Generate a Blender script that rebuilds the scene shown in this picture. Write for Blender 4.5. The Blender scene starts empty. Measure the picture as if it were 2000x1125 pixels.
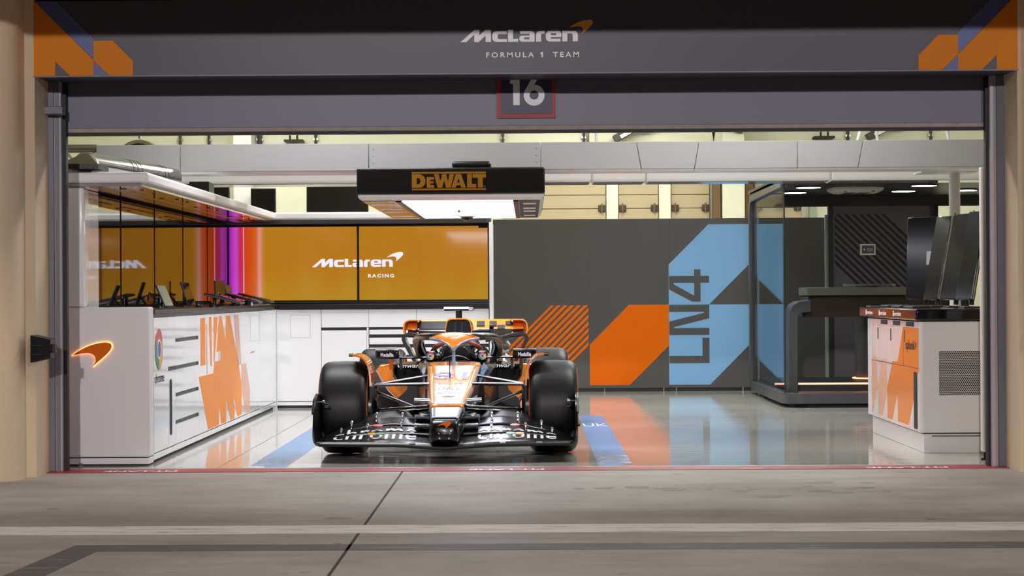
import bpy, math, random
from mathutils import Vector, Matrix, geometry
from math import sin, cos, pi, radians, sqrt

random.seed(7)
SC = bpy.context.scene
COL = SC.collection

# ------------------------------------------------------------------ camera
F_PX = 3850.0
def camera():
    cam = bpy.data.cameras.new('camera')
    cam.sensor_width = 36.0
    cam.lens = F_PX / 2000.0 * 36.0
    cam.clip_end = 200
    o = bpy.data.objects.new('camera', cam)
    COL.objects.link(o)
    yaw = Matrix.Rotation(33 / F_PX, 4, 'Z')
    pitch = Matrix.Rotation(pi / 2 + 10.5 / F_PX, 4, 'X')
    roll = Matrix.Rotation(-0.006, 4, 'Z')
    o.matrix_world = Matrix.Translation((0, 0, 1.25)) @ yaw @ pitch @ roll
    SC.camera = o
camera()

# ------------------------------------------------------------------ view, world, lights
SC.view_settings.view_transform = 'Standard'
SC.view_settings.look = 'None'
SC.view_settings.gamma = 1.0
SC.view_settings.exposure = 0.0
SC.view_settings.use_curve_mapping = False
SC.cycles.use_denoising = True
SC.cycles.max_bounces = 8
SC.cycles.caustics_reflective = False
SC.cycles.caustics_refractive = False

def world():
    w = bpy.data.worlds.new('night_sky')
    SC.world = w
    w.use_nodes = True
    bg = w.node_tree.nodes['Background']
    bg.inputs['Color'].default_value = (0.85, 0.82, 1.0, 1)
    bg.inputs['Strength'].default_value = 0.025
world()

def light(name, kind, loc, target, power, color=(1, 1, 1), size=0.3, size_y=None, spot=None):
    l = bpy.data.lights.new(name, kind)
    l.energy = power
    l.color = color
    if kind == 'AREA':
        l.shape = 'RECTANGLE'
        l.size = size
        l.size_y = size_y or size
    elif kind == 'SPOT':
        l.shadow_soft_size = size
        l.spot_size = radians(spot or 60)
        l.spot_blend = 0.4
    else:
        l.shadow_soft_size = size
    o = bpy.data.objects.new(name, l)
    COL.objects.link(o)
    o.location = loc
    o.rotation_euler = (Vector(target) - Vector(loc)).to_track_quat('-Z', 'Y').to_euler()
    return o

# pit lane floodlights on masts across the track, an added fill light over the lane, ceiling lamps inside
light('floodlight_mast', 'SPOT', (-3.0, -16.0, 7.9), (-1.5, 14, 1.6), 9600, (1.0, 0.93, 0.93), 0.30, spot=46)
light('floodlight_mast', 'SPOT', (9.0, -16.0, 7.7), (0.0, 14, 1.6), 4300, (0.95, 0.90, 1.0), 0.30, spot=46)
light('lane_fill_light', 'AREA', (0.0, 8.4, 8.5), (0.0, 9.6, 0), 400, (1.0, 0.90, 0.80), 8.0, 1.2)  # unseen overhead fill, added to brighten the concrete
for (x, y, p) in ((-3.4, 25.2, 105), (1.0, 25.6, 95), (5.0, 24.6, 80)):
    light('ceiling_batten', 'AREA', (x, y, 3.95), (x, y + 0.4, 0), p, (1.0, 1.0, 0.86), 2.4, 0.3)
for (x, y, p) in ((-1.8, 15.9, 92), (1.9, 15.9, 95), (-1.6, 21.0, 65), (2.0, 21.0, 150)):
    light('ceiling_batten', 'AREA', (x, y, 3.9), (x, y, 0), p, (0.97, 0.98, 1.0), 1.8, 0.4)

# ------------------------------------------------------------------ mesh helpers
WL = {}          # world place of every thing's origin

def sharp(me, deg=32):
    for p in me.polygons:
        p.use_smooth = True
    me.set_sharp_from_angle(angle=radians(deg))

class MB:
    """collects faces; build() links them as ONE mesh object"""
    def __init__(s):
        s.v = []; s.f = []
    def add(s, vs, fs):
        b = len(s.v)
        s.v += [tuple(v) for v in vs]
        s.f += [tuple(i + b for i in f) for f in fs]
        return s
    def box(s, x0, x1, y0, y1, z0, z1):
        return s.add([(x0, y0, z0), (x1, y0, z0), (x1, y1, z0), (x0, y1, z0), (x0, y0, z1), (x1, y0, z1), (x1, y1, z1), (x0, y1, z1)],
                     [(3, 2, 1, 0), (4, 5, 6, 7), (0, 1, 5, 4), (1, 2, 6, 5), (2, 3, 7, 6), (3, 0, 4, 7)])
    def obox(s, c, u, v, w):
        """box about c with half-axis vectors u, v, w"""
        c = Vector(c); u = Vector(u); v = Vector(v); w = Vector(w)
        P = [c + a * u + b * v + d * w for d in (-1, 1) for (a, b) in ((-1, -1), (1, -1), (1, 1), (-1, 1))]
        return s.add(P, [(3, 2, 1, 0), (4, 5, 6, 7), (0, 1, 5, 4), (1, 2, 6, 5), (2, 3, 7, 6), (3, 0, 4, 7)])
    def loft(s, rings, cap=True, closed=True):
        n = len(rings[0]); vs = [p for r in rings for p in r]; fs = []
        for i in range(len(rings) - 1):
            for j in range(n if closed else n - 1):
                k = (j + 1) % n
                fs.append((i * n + j, i * n + k, (i + 1) * n + k, (i + 1) * n + j))
        if cap and closed:
            fs.append(tuple(range(n - 1, -1, -1)))
            fs.append(tuple((len(rings) - 1) * n + j for j in range(n)))
        return s.add(vs, fs)
    def tube(s, pts, r, n=12, flat=None, up=(0, 0, 1), cap=True):
        """tube along pts; r a number or a list; flat scales the width across up"""
        pts = [Vector(p) for p in pts]; rings = []
        rs = r if isinstance(r, (list, tuple)) else [r] * len(pts)
        up = Vector(up)
        for i, p in enumerate(pts):
            d = (pts[min(i + 1, len(pts) - 1)] - pts[max(i - 1, 0)]).normalized()
            a = d.cross(up)
            if a.length < 1e-4: a = d.cross(Vector((1, 0, 0)))
            a.normalize(); b = a.cross(d).normalized()
            wa = rs[i] * (flat or 1.0)
            rings.append([p + a * wa * cos(2 * pi * k / n) + b * rs[i] * sin(2 * pi * k / n) for k in range(n)])
        return s.loft(rings, cap)
    def lathe(s, prof, c, axis, n=32):
        """prof: list of (along axis, radius)"""
        c = Vector(c); ax = Vector(axis).normalized()
        a = ax.orthogonal().normalized(); b = ax.cross(a)
        rings = [[c + ax * h + (a * cos(2 * pi * k / n) + b * sin(2 * pi * k / n)) * max(r, 1e-4) for k in range(n)] for (h, r) in prof]
        return s.loft(rings)
    def cyl(s, p0, p1, r, n=16):
        return s.tube([p0, p1], r, n)
    def plate(s, groups, fr, depth=0.003):
        """flat shapes (outer loop, then holes) on a frame (origin, u, v), given a thickness toward the viewer"""
        o, u, v = (Vector(q) for q in fr)
        nn = u.cross(v).normalized()
        for loops in groups:
            L = [[Vector((a, b, 0)) for (a, b) in lp] for lp in loops]
            tri = geometry.tessellate_polygon(L)
            flat = [p for lp in L for p in lp]; m = len(flat)
            top = [o + u * p.x + v * p.y + nn * depth for p in flat]
            bot = [o + u * p.x + v * p.y for p in flat]
            fs = []
            for t in tri:
                a, b, c = (flat[i] for i in t)
                if (b - a).cross(c - a).z < 0: t = (t[0], t[2], t[1])
                fs.append(tuple(t))
            off = 0
            for lp in L:
                k = len(lp)
                area = sum(lp[i].x * lp[(i + 1) % k].y - lp[(i + 1) % k].x * lp[i].y for i in range(k))
                for i in range(k):
                    j = (i + 1) % k
                    q = (off + i, off + j, m + off + j, m + off + i)
                    fs.append(q if (area < 0) else q[::-1])
                off += k
            s.add(top + bot, fs)
        return s
    def build(s, name, mat, parent=None, bevel=0, seg=2, deg=32):
        me = bpy.data.meshes.new(name)
        sh = WL.get(parent.name, Vector()) if parent else Vector()
        me.from_pydata([tuple(Vector(v) - sh) for v in s.v], [], s.f)
        me.validate(); me.update()
        me.materials.append(mat)
        sharp(me, deg)
        o = bpy.data.objects.new(name, me)
        COL.objects.link(o)
        if parent:
            o.parent = parent
            WL[o.name] = sh
        if bevel:
            m = o.modifiers.new('bevel', 'BEVEL')
            m.width = bevel; m.segments = seg; m.limit_method = 'ANGLE'; m.angle_limit = radians(40)
            m.harden_normals = False
        return o

def tag(o, label, cat, group=None):
    o['label'] = label; o['category'] = cat
    if group: o['group'] = group
    return o

def thing(name, label, cat, loc, group=None):
    o = bpy.data.objects.new(name, None)
    o.empty_display_size = 0.1
    COL.objects.link(o)
    o.location = loc
    WL[o.name] = Vector(loc)
    return tag(o, label, cat, group)

def struct(o):
    o['kind'] = 'structure'
    return o

def copy_tree(o, parent=None):
    c = o.copy(); COL.objects.link(c)
    if parent: c.parent = parent
    for ch in o.children: copy_tree(ch, c)
    return c

def rp(pts, n=5):
    """polygon with rounded corners: (x, y) or (x, y, r)"""
    out = []; k = len(pts)
    for i, p in enumerate(pts):
        if len(p) == 2 or p[2] <= 0:
            out.append((p[0], p[1])); continue
        c = Vector(p[:2]); a = Vector(pts[i - 1][:2]) - c; b = Vector(pts[(i + 1) % k][:2]) - c
        r = min(p[2], a.length * 0.49, b.length * 0.49)
        p0 = c + a.normalized() * r; p1 = c + b.normalized() * r
        for j in range(n + 1):
            t = j / n
            q = p0 * (1 - t) ** 2 + c * 2 * t * (1 - t) + p1 * t * t
            out.append((q.x, q.y))
    return out

def rect(x0, y0, x1, y1):
    return [(x0, y0), (x1, y0), (x1, y1), (x0, y1)]

def ell(cx, cy, rx, ry, n=28, a0=0, a1=2 * pi):
    full = abs(a1 - a0 - 2 * pi) < 1e-6
    m = n if full else n + 1
    return [(cx + rx * cos(a0 + (a1 - a0) * k / n), cy + ry * sin(a0 + (a1 - a0) * k / n)) for k in range(m)]

def smooth_loop(pts, n=6):
    """closed Catmull-Rom through pts; a point with a third value is a sharp corner"""
    out = []; k = len(pts)
    for i in range(k):
        p0, p1, p2, p3 = (Vector(pts[(i + d) % k][:2]) for d in (-1, 0, 1, 2))
        if len(pts[i]) > 2: p0 = p1
        if len(pts[(i + 1) % k]) > 2: p3 = p2
        for j in range(n):
            t = j / n
            q = 0.5 * ((2 * p1) + (p2 - p0) * t + (2 * p0 - 5 * p1 + 4 * p2 - p3) * t * t + (3 * p1 - p0 - 3 * p2 + p3) * t ** 3)
            out.append((q.x, q.y))
    return out

def text_groups(s, bold=0.0, spacing=1.0, shear=0.0):
    """triangles of a line of text in the built-in font, as (verts, faces)"""
    c = bpy.data.curves.new('lettering', 'FONT')
    c.body = s; c.offset = bold; c.space_character = spacing; c.shear = shear
    c.resolution_u = 3; c.fill_mode = 'FRONT'
    o = bpy.data.objects.new('lettering', c)
    me = bpy.data.meshes.new_from_object(o)
    vs = [(v.co.x, v.co.y) for v in me.vertices]
    fs = [tuple(p.vertices) for p in me.polygons]
    bpy.data.objects.remove(o); bpy.data.curves.remove(c); bpy.data.meshes.remove(me)
    return vs, fs

def lettering(mb, s, fr, x0, y0, x1, y1, depth=0.002, bold=0.0, spacing=1.0, shear=0.0):
    """text fitted to a box on a frame"""
    vs, fs = text_groups(s, bold, spacing, shear)
    ax = min(v[0] for v in vs); bx = max(v[0] for v in vs); ay = min(v[1] for v in vs); by = max(v[1] for v in vs)
    o, u, v = (Vector(q) for q in fr); nn = u.cross(v).normalized()
    P = [o + u * (x0 + (a - ax) / (bx - ax) * (x1 - x0)) + v * (y0 + (b - ay) / (by - ay) * (y1 - y0)) + nn * depth for (a, b) in vs]
    out = []
    for f in fs:
        a, b, c = P[f[0]], P[f[1]], P[f[2]]
        out.append(f if (b - a).cross(c - a).dot(nn) > 0 else f[::-1])
    mb.add(P, out)
    return mb

def clip_tris(vs, fs, lim, sg, ax=0):
    """keep the side of flat triangles where sg * (p[ax] - lim) >= 0"""
    V = []; F = []
    for f in fs:
        lp = [vs[i] for i in f]; out = []
        for i in range(len(lp)):
            a, b = lp[i], lp[(i + 1) % len(lp)]
            da = sg * (a[ax] - lim); db = sg * (b[ax] - lim)
            if da >= 0: out.append(a)
            if da * db < 0:
                t = da / (da - db); out.append(tuple(a[k] + (b[k] - a[k]) * t for k in range(len(a))))
        if len(out) >= 3:
            F.append(tuple(range(len(V), len(V) + len(out)))); V += out
    return V, F

# ------------------------------------------------------------------ materials
def srgb(r, g, b):
    f = lambda c: (c / 255 / 12.92) if c / 255 <= 0.04045 else ((c / 255 + 0.055) / 1.055) ** 2.4
    return (f(r), f(g), f(b), 1)

def mat(name, col, rough=0.5, metal=0.0, coat=0.0, ior=1.5, var=0.0, scale=6.0, bump=0.0, bscale=40.0, emit=None, power=0.0, rvar=0.0):
    m = bpy.data.materials.new(name)
    m.use_nodes = True
    nt = m.node_tree; b = nt.nodes['Principled BSDF']
    b.inputs['Base Color'].default_value = col
    b.inputs['Roughness'].default_value = rough
    b.inputs['Metallic'].default_value = metal
    b.inputs['IOR'].default_value = ior
    if coat:
        b.inputs['Coat Weight'].default_value = coat
        b.inputs['Coat Roughness'].default_value = 0.04
    if emit:
        b.inputs['Emission Color'].default_value = emit
        b.inputs['Emission Strength'].default_value = power
    if var or bump or rvar:
        tc = nt.nodes.new('ShaderNodeTexCoord')
        nz = nt.nodes.new('ShaderNodeTexNoise')
        nz.inputs['Scale'].default_value = scale
        nz.inputs['Detail'].default_value = 6
        nt.links.new(tc.outputs['Object'], nz.inputs['Vector'])
        if var:
            mx = nt.nodes.new('ShaderNodeMix'); mx.data_type = 'RGBA'
            mx.inputs[6].default_value = tuple(c * (1 - var) for c in col[:3]) + (1,)
            mx.inputs[7].default_value = tuple(min(1, c * (1 + var)) for c in col[:3]) + (1,)
            nt.links.new(nz.outputs['Fac'], mx.inputs[0])
            nt.links.new(mx.outputs[2], b.inputs['Base Color'])
        if rvar:
            mr = nt.nodes.new('ShaderNodeMapRange')
            mr.inputs['To Min'].default_value = max(0, rough - rvar); mr.inputs['To Max'].default_value = rough + rvar
            nt.links.new(nz.outputs['Fac'], mr.inputs['Value'])
            nt.links.new(mr.outputs[0], b.inputs['Roughness'])
        if bump:
            n2 = nt.nodes.new('ShaderNodeTexNoise'); n2.inputs['Scale'].default_value = bscale
            n2.inputs['Detail'].default_value = 3
            nt.links.new(tc.outputs['Object'], n2.inputs['Vector'])
            bp = nt.nodes.new('ShaderNodeBump'); bp.inputs['Strength'].default_value = bump
            bp.inputs['Distance'].default_value = 0.01
            nt.links.new(n2.outputs['Fac'], bp.inputs['Height'])
            nt.links.new(bp.outputs[0], b.inputs['Normal'])
    return m

def glass_mat(name, tint, refl=0.10):
    m = bpy.data.materials.new(name); m.use_nodes = True
    nt = m.node_tree; nt.nodes.clear()
    out = nt.nodes.new('ShaderNodeOutputMaterial'); mx = nt.nodes.new('ShaderNodeMixShader')
    tr = nt.nodes.new('ShaderNodeBsdfTransparent'); tr.inputs[0].default_value = tint
    gl = nt.nodes.new('ShaderNodeBsdfGlossy'); gl.inputs['Roughness'].default_value = 0.01
    fr = nt.nodes.new('ShaderNodeFresnel'); fr.inputs[0].default_value = 1.45
    mu = nt.nodes.new('ShaderNodeMath'); mu.operation = 'MULTIPLY'; mu.inputs[1].default_value = refl * 10 * 0.5
    nt.links.new(fr.outputs[0], mu.inputs[0]); nt.links.new(mu.outputs[0], mx.inputs[0])
    nt.links.new(tr.outputs[0], mx.inputs[1]); nt.links.new(gl.outputs[0], mx.inputs[2])
    nt.links.new(mx.outputs[0], out.inputs[0])
    return m

def concrete_mat():
    m = bpy.data.materials.new('brushed_concrete'); m.use_nodes = True
    nt = m.node_tree; b = nt.nodes['Principled BSDF']; N = nt.nodes.new; L = nt.links.new
    tc = N('ShaderNodeTexCoord')
    def noise(scale, sx, sy, detail=6, rough=0.6):
        mp = N('ShaderNodeMapping'); mp.inputs['Scale'].default_value = (sx, sy, 1)
        n = N('ShaderNodeTexNoise'); n.inputs['Scale'].default_value = scale; n.inputs['Detail'].default_value = detail
        n.inputs['Roughness'].default_value = rough
        L(tc.outputs['Object'], mp.inputs[0]); L(mp.outputs[0], n.inputs['Vector'])
        return n.outputs['Fac']
    def ramp(sock, p0, c0, p1, c1):
        r = N('ShaderNodeValToRGB'); e = r.color_ramp.elements
        e[0].position = p0; e[0].color = c0; e[1].position = p1; e[1].color = c1
        L(sock, r.inputs[0]); return r.outputs[0]
    def mul(a, bb):
        x = N('ShaderNodeMix'); x.data_type = 'RGBA'; x.blend_type = 'MULTIPLY'; x.inputs[0].default_value = 1
        L(a, x.inputs[6]); L(bb, x.inputs[7]); return x.outputs[2]
    base = ramp(noise(1.1, 1, 1), 0.3, srgb(132, 126, 118), 0.7, srgb(160, 155, 148))
    fine = ramp(noise(60, 1, 1, 4), 0.3, (0.86, 0.86, 0.86, 1), 0.7, (1, 1, 1, 1))
    streak = ramp(noise(2.2, 0.35, 1.6, 8, 0.7), 0.36, (0.84, 0.835, 0.83, 1), 0.52, (1, 1, 1, 1))
    stain = ramp(noise(4.2, 0.8, 1.2, 3, 0.5), 0.27, (0.62, 0.60, 0.58, 1), 0.33, (1, 1, 1, 1))
    c = mul(mul(mul(base, fine), streak), stain)
    L(c, b.inputs['Base Color'])
    b.inputs['Roughness'].default_value = 0.62
    bp = N('ShaderNodeBump'); bp.inputs['Strength'].default_value = 0.12; bp.inputs['Distance'].default_value = 0.01
    L(noise(90, 1, 1, 3), bp.inputs['Height']); L(bp.outputs[0], b.inputs['Normal'])
    return m

def worn_paint(name, col, under, lo, hi, scale=5.0):
    """road paint worn through to the concrete"""
    m = bpy.data.materials.new(name); m.use_nodes = True
    nt = m.node_tree; b = nt.nodes['Principled BSDF']; N = nt.nodes.new; L = nt.links.new
    tc = N('ShaderNodeTexCoord'); mp = N('ShaderNodeMapping'); mp.inputs['Scale'].default_value = (0.5, 3.0, 1)
    n = N('ShaderNodeTexNoise'); n.inputs['Scale'].default_value = scale; n.inputs['Detail'].default_value = 9; n.inputs['Roughness'].default_value = 0.7
    r = N('ShaderNodeValToRGB'); e = r.color_ramp.elements
    e[0].position = lo; e[0].color = under; e[1].position = hi; e[1].color = col
    L(tc.outputs['Object'], mp.inputs[0]); L(mp.outputs[0], n.inputs['Vector']); L(n.outputs['Fac'], r.inputs[0]); L(r.outputs[0], b.inputs['Base Color'])
    b.inputs['Roughness'].default_value = 0.6
    return m

def epoxy_mat():
    m = bpy.data.materials.new('grey_epoxy'); m.use_nodes = True
    nt = m.node_tree; b = nt.nodes['Principled BSDF']; N = nt.nodes.new; L = nt.links.new
    tc = N('ShaderNodeTexCoord')
    n = N('ShaderNodeTexNoise'); n.inputs['Scale'].default_value = 0.9; n.inputs['Detail'].default_value = 5
    L(tc.outputs['Object'], n.inputs['Vector'])
    r = N('ShaderNodeValToRGB'); e = r.color_ramp.elements
    e[0].position = 0.3; e[0].color = srgb(176, 175, 166); e[1].position = 0.75; e[1].color = srgb(200, 199, 190)
    L(n.outputs['Fac'], r.inputs[0]); L(r.outputs[0], b.inputs['Base Color'])
    b.inputs['Roughness'].default_value = 0.07
    b.inputs['IOR'].default_value = 1.55
    mp = N('ShaderNodeMapping'); mp.inputs['Scale'].default_value = (0.5, 3.4, 1)
    n2 = N('ShaderNodeTexNoise'); n2.inputs['Scale'].default_value = 2.4; n2.inputs['Detail'].default_value = 3
    L(tc.outputs['Object'], mp.inputs[0]); L(mp.outputs[0], n2.inputs['Vector'])
    bp = N('ShaderNodeBump'); bp.inputs['Strength'].default_value = 0.035; bp.inputs['Distance'].default_value = 0.05
    L(n2.outputs['Fac'], bp.inputs['Height']); L(bp.outputs[0], b.inputs['Normal'])
    return m

def screen_mat(name, x_left):
    """lit orange video wall: stripes of colour by place on the screen"""
    m = bpy.data.materials.new(name); m.use_nodes = True
    nt = m.node_tree; b = nt.nodes['Principled BSDF']; N = nt.nodes.new; L = nt.links.new
    tc = N('ShaderNodeTexCoord'); sp = N('ShaderNodeSeparateXYZ'); L(tc.outputs['Object'], sp.inputs[0])
    mr = N('ShaderNodeMapRange'); mr.inputs['From Min'].default_value = x_left; mr.inputs['From Max'].default_value = x_left + 0.42
    L(sp.outputs['X'], mr.inputs['Value'])
    r = N('ShaderNodeValToRGB'); cr = r.color_ramp
    stops = [(0.0, srgb(105, 30, 170)), (0.10, srgb(190, 50, 210)), (0.20, srgb(190, 80, 215)), (0.30, srgb(190, 40, 110)), (0.385, srgb(205, 60, 45)),
             (0.40, srgb(240, 200, 250)), (0.42, srgb(205, 70, 30)), (0.62, srgb(205, 85, 25)), (0.74, srgb(205, 105, 50)), (0.82, srgb(225, 150, 160)), (0.90, srgb(195, 140, 60)), (1.0, srgb(182, 128, 28))]
    while len(cr.elements) < len(stops): cr.elements.new(0.5)
    for e, (p, c) in zip(cr.elements, stops): e.position = p; e.color = c
    L(mr.outputs[0], r.inputs[0])
    mz = N('ShaderNodeMapRange'); mz.inputs['From Min'].default_value = -0.42; mz.inputs['From Max'].default_value = 0.42
    L(sp.outputs['Z'], mz.inputs['Value'])
    mp = N('ShaderNodeMapping'); mp.inputs['Scale'].default_value = (2.2, 1, 0.35)
    nz = N('ShaderNodeTexNoise'); nz.inputs['Scale'].default_value = 1.6; L(tc.outputs['Object'], mp.inputs[0]); L(mp.outputs[0], nz.inputs['Vector'])
    ad = N('ShaderNodeMath'); ad.operation = 'ADD'; L(mz.outputs[0], ad.inputs[0]); L(nz.outputs['Fac'], ad.inputs[1])
    rz = N('ShaderNodeValToRGB'); e = rz.color_ramp.elements
    e[0].position = 0.45; e[0].color = (0.96, 1.12, 1.15, 1); e[1].position = 1.45 / 1.5; e[1].color = (1.0, 0.86, 0.72, 1)
    L(ad.outputs[0], rz.inputs[0])
    mx = N('ShaderNodeMix'); mx.data_type = 'RGBA'; mx.blend_type = 'MULTIPLY'; mx.inputs[0].default_value = 1
    L(r.outputs[0], mx.inputs[6]); L(rz.outputs[0], mx.inputs[7])
    b.inputs['Base Color'].default_value = (0.01, 0.01, 0.01, 1); b.inputs['Roughness'].default_value = 0.08
    L(mx.outputs[2], b.inputs['Emission Color']); b.inputs['Emission Strength'].default_value = 1.0
    return m

def perforated_mat():
    m = bpy.data.materials.new('perforated_steel'); m.use_nodes = True
    nt = m.node_tree; b = nt.nodes['Principled BSDF']; N = nt.nodes.new; L = nt.links.new
    tc = N('ShaderNodeTexCoord'); sp = N('ShaderNodeSeparateXYZ'); L(tc.outputs['Object'], sp.inputs[0])
    def M(op, a, bb=None):
        n = N('ShaderNodeMath'); n.operation = op
        for i, q in enumerate((a, bb)):
            if q is None: continue
            if isinstance(q, (int, float)): n.inputs[i].default_value = q
            else: L(q, n.inputs[i])
        return n.outputs[0]
    p = 0.0150; q = p * 0.866
    def dots(ox, oz):
        a = M('SUBTRACT', M('FRACT', M('ADD', M('DIVIDE', sp.outputs['X'], p), ox + 50)), 0.5)
        c = M('SUBTRACT', M('FRACT', M('ADD', M('DIVIDE', sp.outputs['Z'], 2 * q), oz + 50)), 0.5)
        return M('SQRT', M('ADD', M('MULTIPLY', M('MULTIPLY', a, a), p * p), M('MULTIPLY', M('MULTIPLY', c, c), 4 * q * q)))
    d = M('MINIMUM', dots(0, 0), dots(0.5, 0.5))
    r = N('ShaderNodeValToRGB'); e = r.color_ramp.elements
    e[0].position = 0.0; e[1].position = 1.0
    k = M('GREATER_THAN', d, 0.0058)
    e[0].color = (0.004, 0.004, 0.004, 1); e[1].color = (0.6, 0.58, 0.58, 1)
    L(k, r.inputs[0]); L(r.outputs[0], b.inputs['Base Color'])
    b.inputs['Roughness'].default_value = 0.35
    return m

M_CONC = concrete_mat()
M_EPOXY = epoxy_mat()
M_CREAM = mat('cream_paint', srgb(212, 190, 160), 0.45, var=0.05, scale=2, bump=0.25, bscale=60)
M_FRAME = mat('grey_blue_paint', srgb(112, 112, 124), 0.45, var=0.06, scale=3)
M_FRAME2 = mat('pale_grey_steel', srgb(170, 165, 170), 0.35, var=0.06, scale=9)
M_SHUT = mat('shutter_grey', srgb(106, 106, 122), 0.42, var=0.04, scale=1.5)
M_SEAL = mat('weathered_seal', srgb(165, 150, 145), 0.7, var=0.25, scale=25)
M_BANNER = mat('banner_vinyl', srgb(55, 52, 66), 0.42, var=0.03, scale=2)
M_RED = mat('red_paint', srgb(150, 38, 34), 0.5, var=0.1, scale=12)
M_REDSIGN = mat('red_sign', srgb(165, 50, 50), 0.5)
M_NAVY = mat('navy_sign', srgb(58, 50, 78), 0.45)
M_LETTER = mat('white_vinyl', srgb(242, 242, 246), 0.45)
M_ORANGE_V = mat('orange_vinyl', srgb(214, 126, 14), 0.5, ior=1.25)
M_GOLD_V = mat('gold_vinyl', srgb(208, 150, 48), 0.4)
M_BLUELINE = mat('blue_vinyl', srgb(92, 112, 190), 0.4)
M_INT = mat('cream_interior', srgb(238, 237, 216), 0.6, var=0.03)
M_BEIGE = mat('beige_door', srgb(190, 172, 140), 0.5, var=0.04)
M_BROWN = mat('brown_frame', srgb(120, 92, 62), 0.5)
M_DARKMETAL = mat('dark_bracket', srgb(62, 62, 52), 0.5)
M_WHITE = mat('gloss_white', srgb(236, 236, 238), 0.16, coat=0.5, rvar=0.03, scale=3)
M_WHITE_S = mat('satin_white', srgb(232, 230, 230), 0.32)
M_GAP = mat('shadow_gap', srgb(24, 24, 26), 0.6)
M_SLOT = mat('slot_grey', srgb(58, 58, 62), 0.4)
M_BLACK = mat('gloss_black', srgb(10, 10, 12), 0.12, coat=0.3)
M_SATBLACK = mat('satin_black', srgb(16, 16, 18), 0.38)
M_WORKTOP = mat('worktop_black', srgb(30, 30, 33), 0.28)
M_WORKGREY = mat('worktop_edge_grey', srgb(84, 82, 86), 0.35)
M_GLASSBLK = mat('glossy_screen', srgb(6, 6, 8), 0.03, ior=2.4)
M_MONSCR = mat('monitor_glass', srgb(10, 10, 12), 0.16)
M_DUCT = mat('duct_steel', srgb(150, 150, 146), 0.2, metal=1.0)
M_INKBLK = mat('bezel_black', srgb(8, 8, 9), 0.7, ior=1.15)
M_HAIR = mat('hairline_grey', srgb(150, 150, 152), 0.4)
M_BOOTHBK = mat('booth_wall', srgb(94, 92, 100), 0.4)
M_BEAM = mat('beam_grey', srgb(162, 162, 164), 0.4, metal=0.0, var=0.02)
M_BEAMW = mat('beam_white', srgb(251, 251, 250), 0.3)
M_SOFFIT = mat('gloss_soffit', srgb(150, 146, 146), 0.06, ior=1.7, coat=0.4)
M_SOFFDK = mat('soffit_dark', srgb(92, 90, 96), 0.15)
M_STEEL = mat('polished_steel', srgb(205, 205, 205), 0.12, metal=1.0)
M_ALU = mat('brushed_aluminium', srgb(175, 175, 175), 0.35, metal=1.0)
M_CHARCOAL = mat('charcoal_laminate', srgb(74, 72, 70), 0.5, var=0.03, scale=2)
M_BLUE = mat('sky_blue_vinyl', srgb(128, 178, 222), 0.55, ior=1.25)
M_ORANGE_P = mat('deep_orange_vinyl', srgb(228, 106, 2), 0.55, ior=1.2)
M_ORANGE_L = mat('light_orange_vinyl', srgb(250, 150, 44), 0.4, ior=1.3)
M_SALMON = mat('salmon_vinyl', srgb(238, 186, 160), 0.25)
M_FLOORBLUE = mat('floor_blue', srgb(104, 156, 208), 0.25, ior=1.3)
M_FLOORSAND = mat('floor_sand', srgb(196, 188, 158), 0.4, ior=1.3)
M_BOOTH = mat('booth_charcoal', srgb(66, 66, 70), 0.35)
M_BOOTHDK = mat('booth_black', srgb(40, 38, 42), 0.4)
M_BOOTHFLR = mat('booth_floor', srgb(72, 60, 54), 0.35)
M_OLIVE = mat('desk_olive_grey', srgb(104, 106, 94), 0.4)
M_DESKDK = mat('desk_brown_black', srgb(36, 22, 19), 0.35)
M_POST = mat('post_pale_grey', srgb(150, 160, 148), 0.3)
M_RAWBEIGE = mat('ac_white', srgb(198, 194, 180), 0.5)
M_GLASS = glass_mat('clear_glass', (0.90, 0.93, 0.94, 1), 0.06)
M_LAMP = mat('lamp_panel', (0.9, 0.9, 0.9, 1), 0.3, emit=(0.84, 0.87, 1.0, 1), power=8.0)
M_DISC = mat('disc_lamp', (0.9, 0.9, 0.9, 1), 0.3, emit=(1.0, 0.97, 0.93, 1), power=9.0)
M_LED = mat('orange_led', (0.9, 0.5, 0.3, 1), 0.3, emit=(1.0, 0.30, 0.12, 1), power=4.0)
M_LEDCORE = mat('warm_led', (0.9, 0.6, 0.4, 1), 0.3, emit=(1.0, 0.46, 0.30, 1), power=1.8)
M_HALOGLOW = mat('orange_backlight', (0.9, 0.4, 0.2, 1), 0.3, emit=(1.0, 0.33, 0.07, 1), power=3.6)
M_LOGO_OR = mat('logo_orange', srgb(232, 108, 16), 0.5, ior=1.2)
M_PERF = perforated_mat()
M_CLOCK = mat('clock_glow', (0.1, 0.1, 0.2, 1), 0.3, emit=(0.22, 0.22, 0.55, 1), power=0.7)
# brand colours of the printed marks
M_CRED = mat('mark_red', srgb(205, 66, 54), 0.3); M_CGRN = mat('mark_green', srgb(40, 125, 78), 0.3)
M_CYEL = mat('mark_yellow', srgb(222, 170, 50), 0.3); M_CBLU = mat('mark_blue', srgb(50, 70, 200), 0.3)
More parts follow.
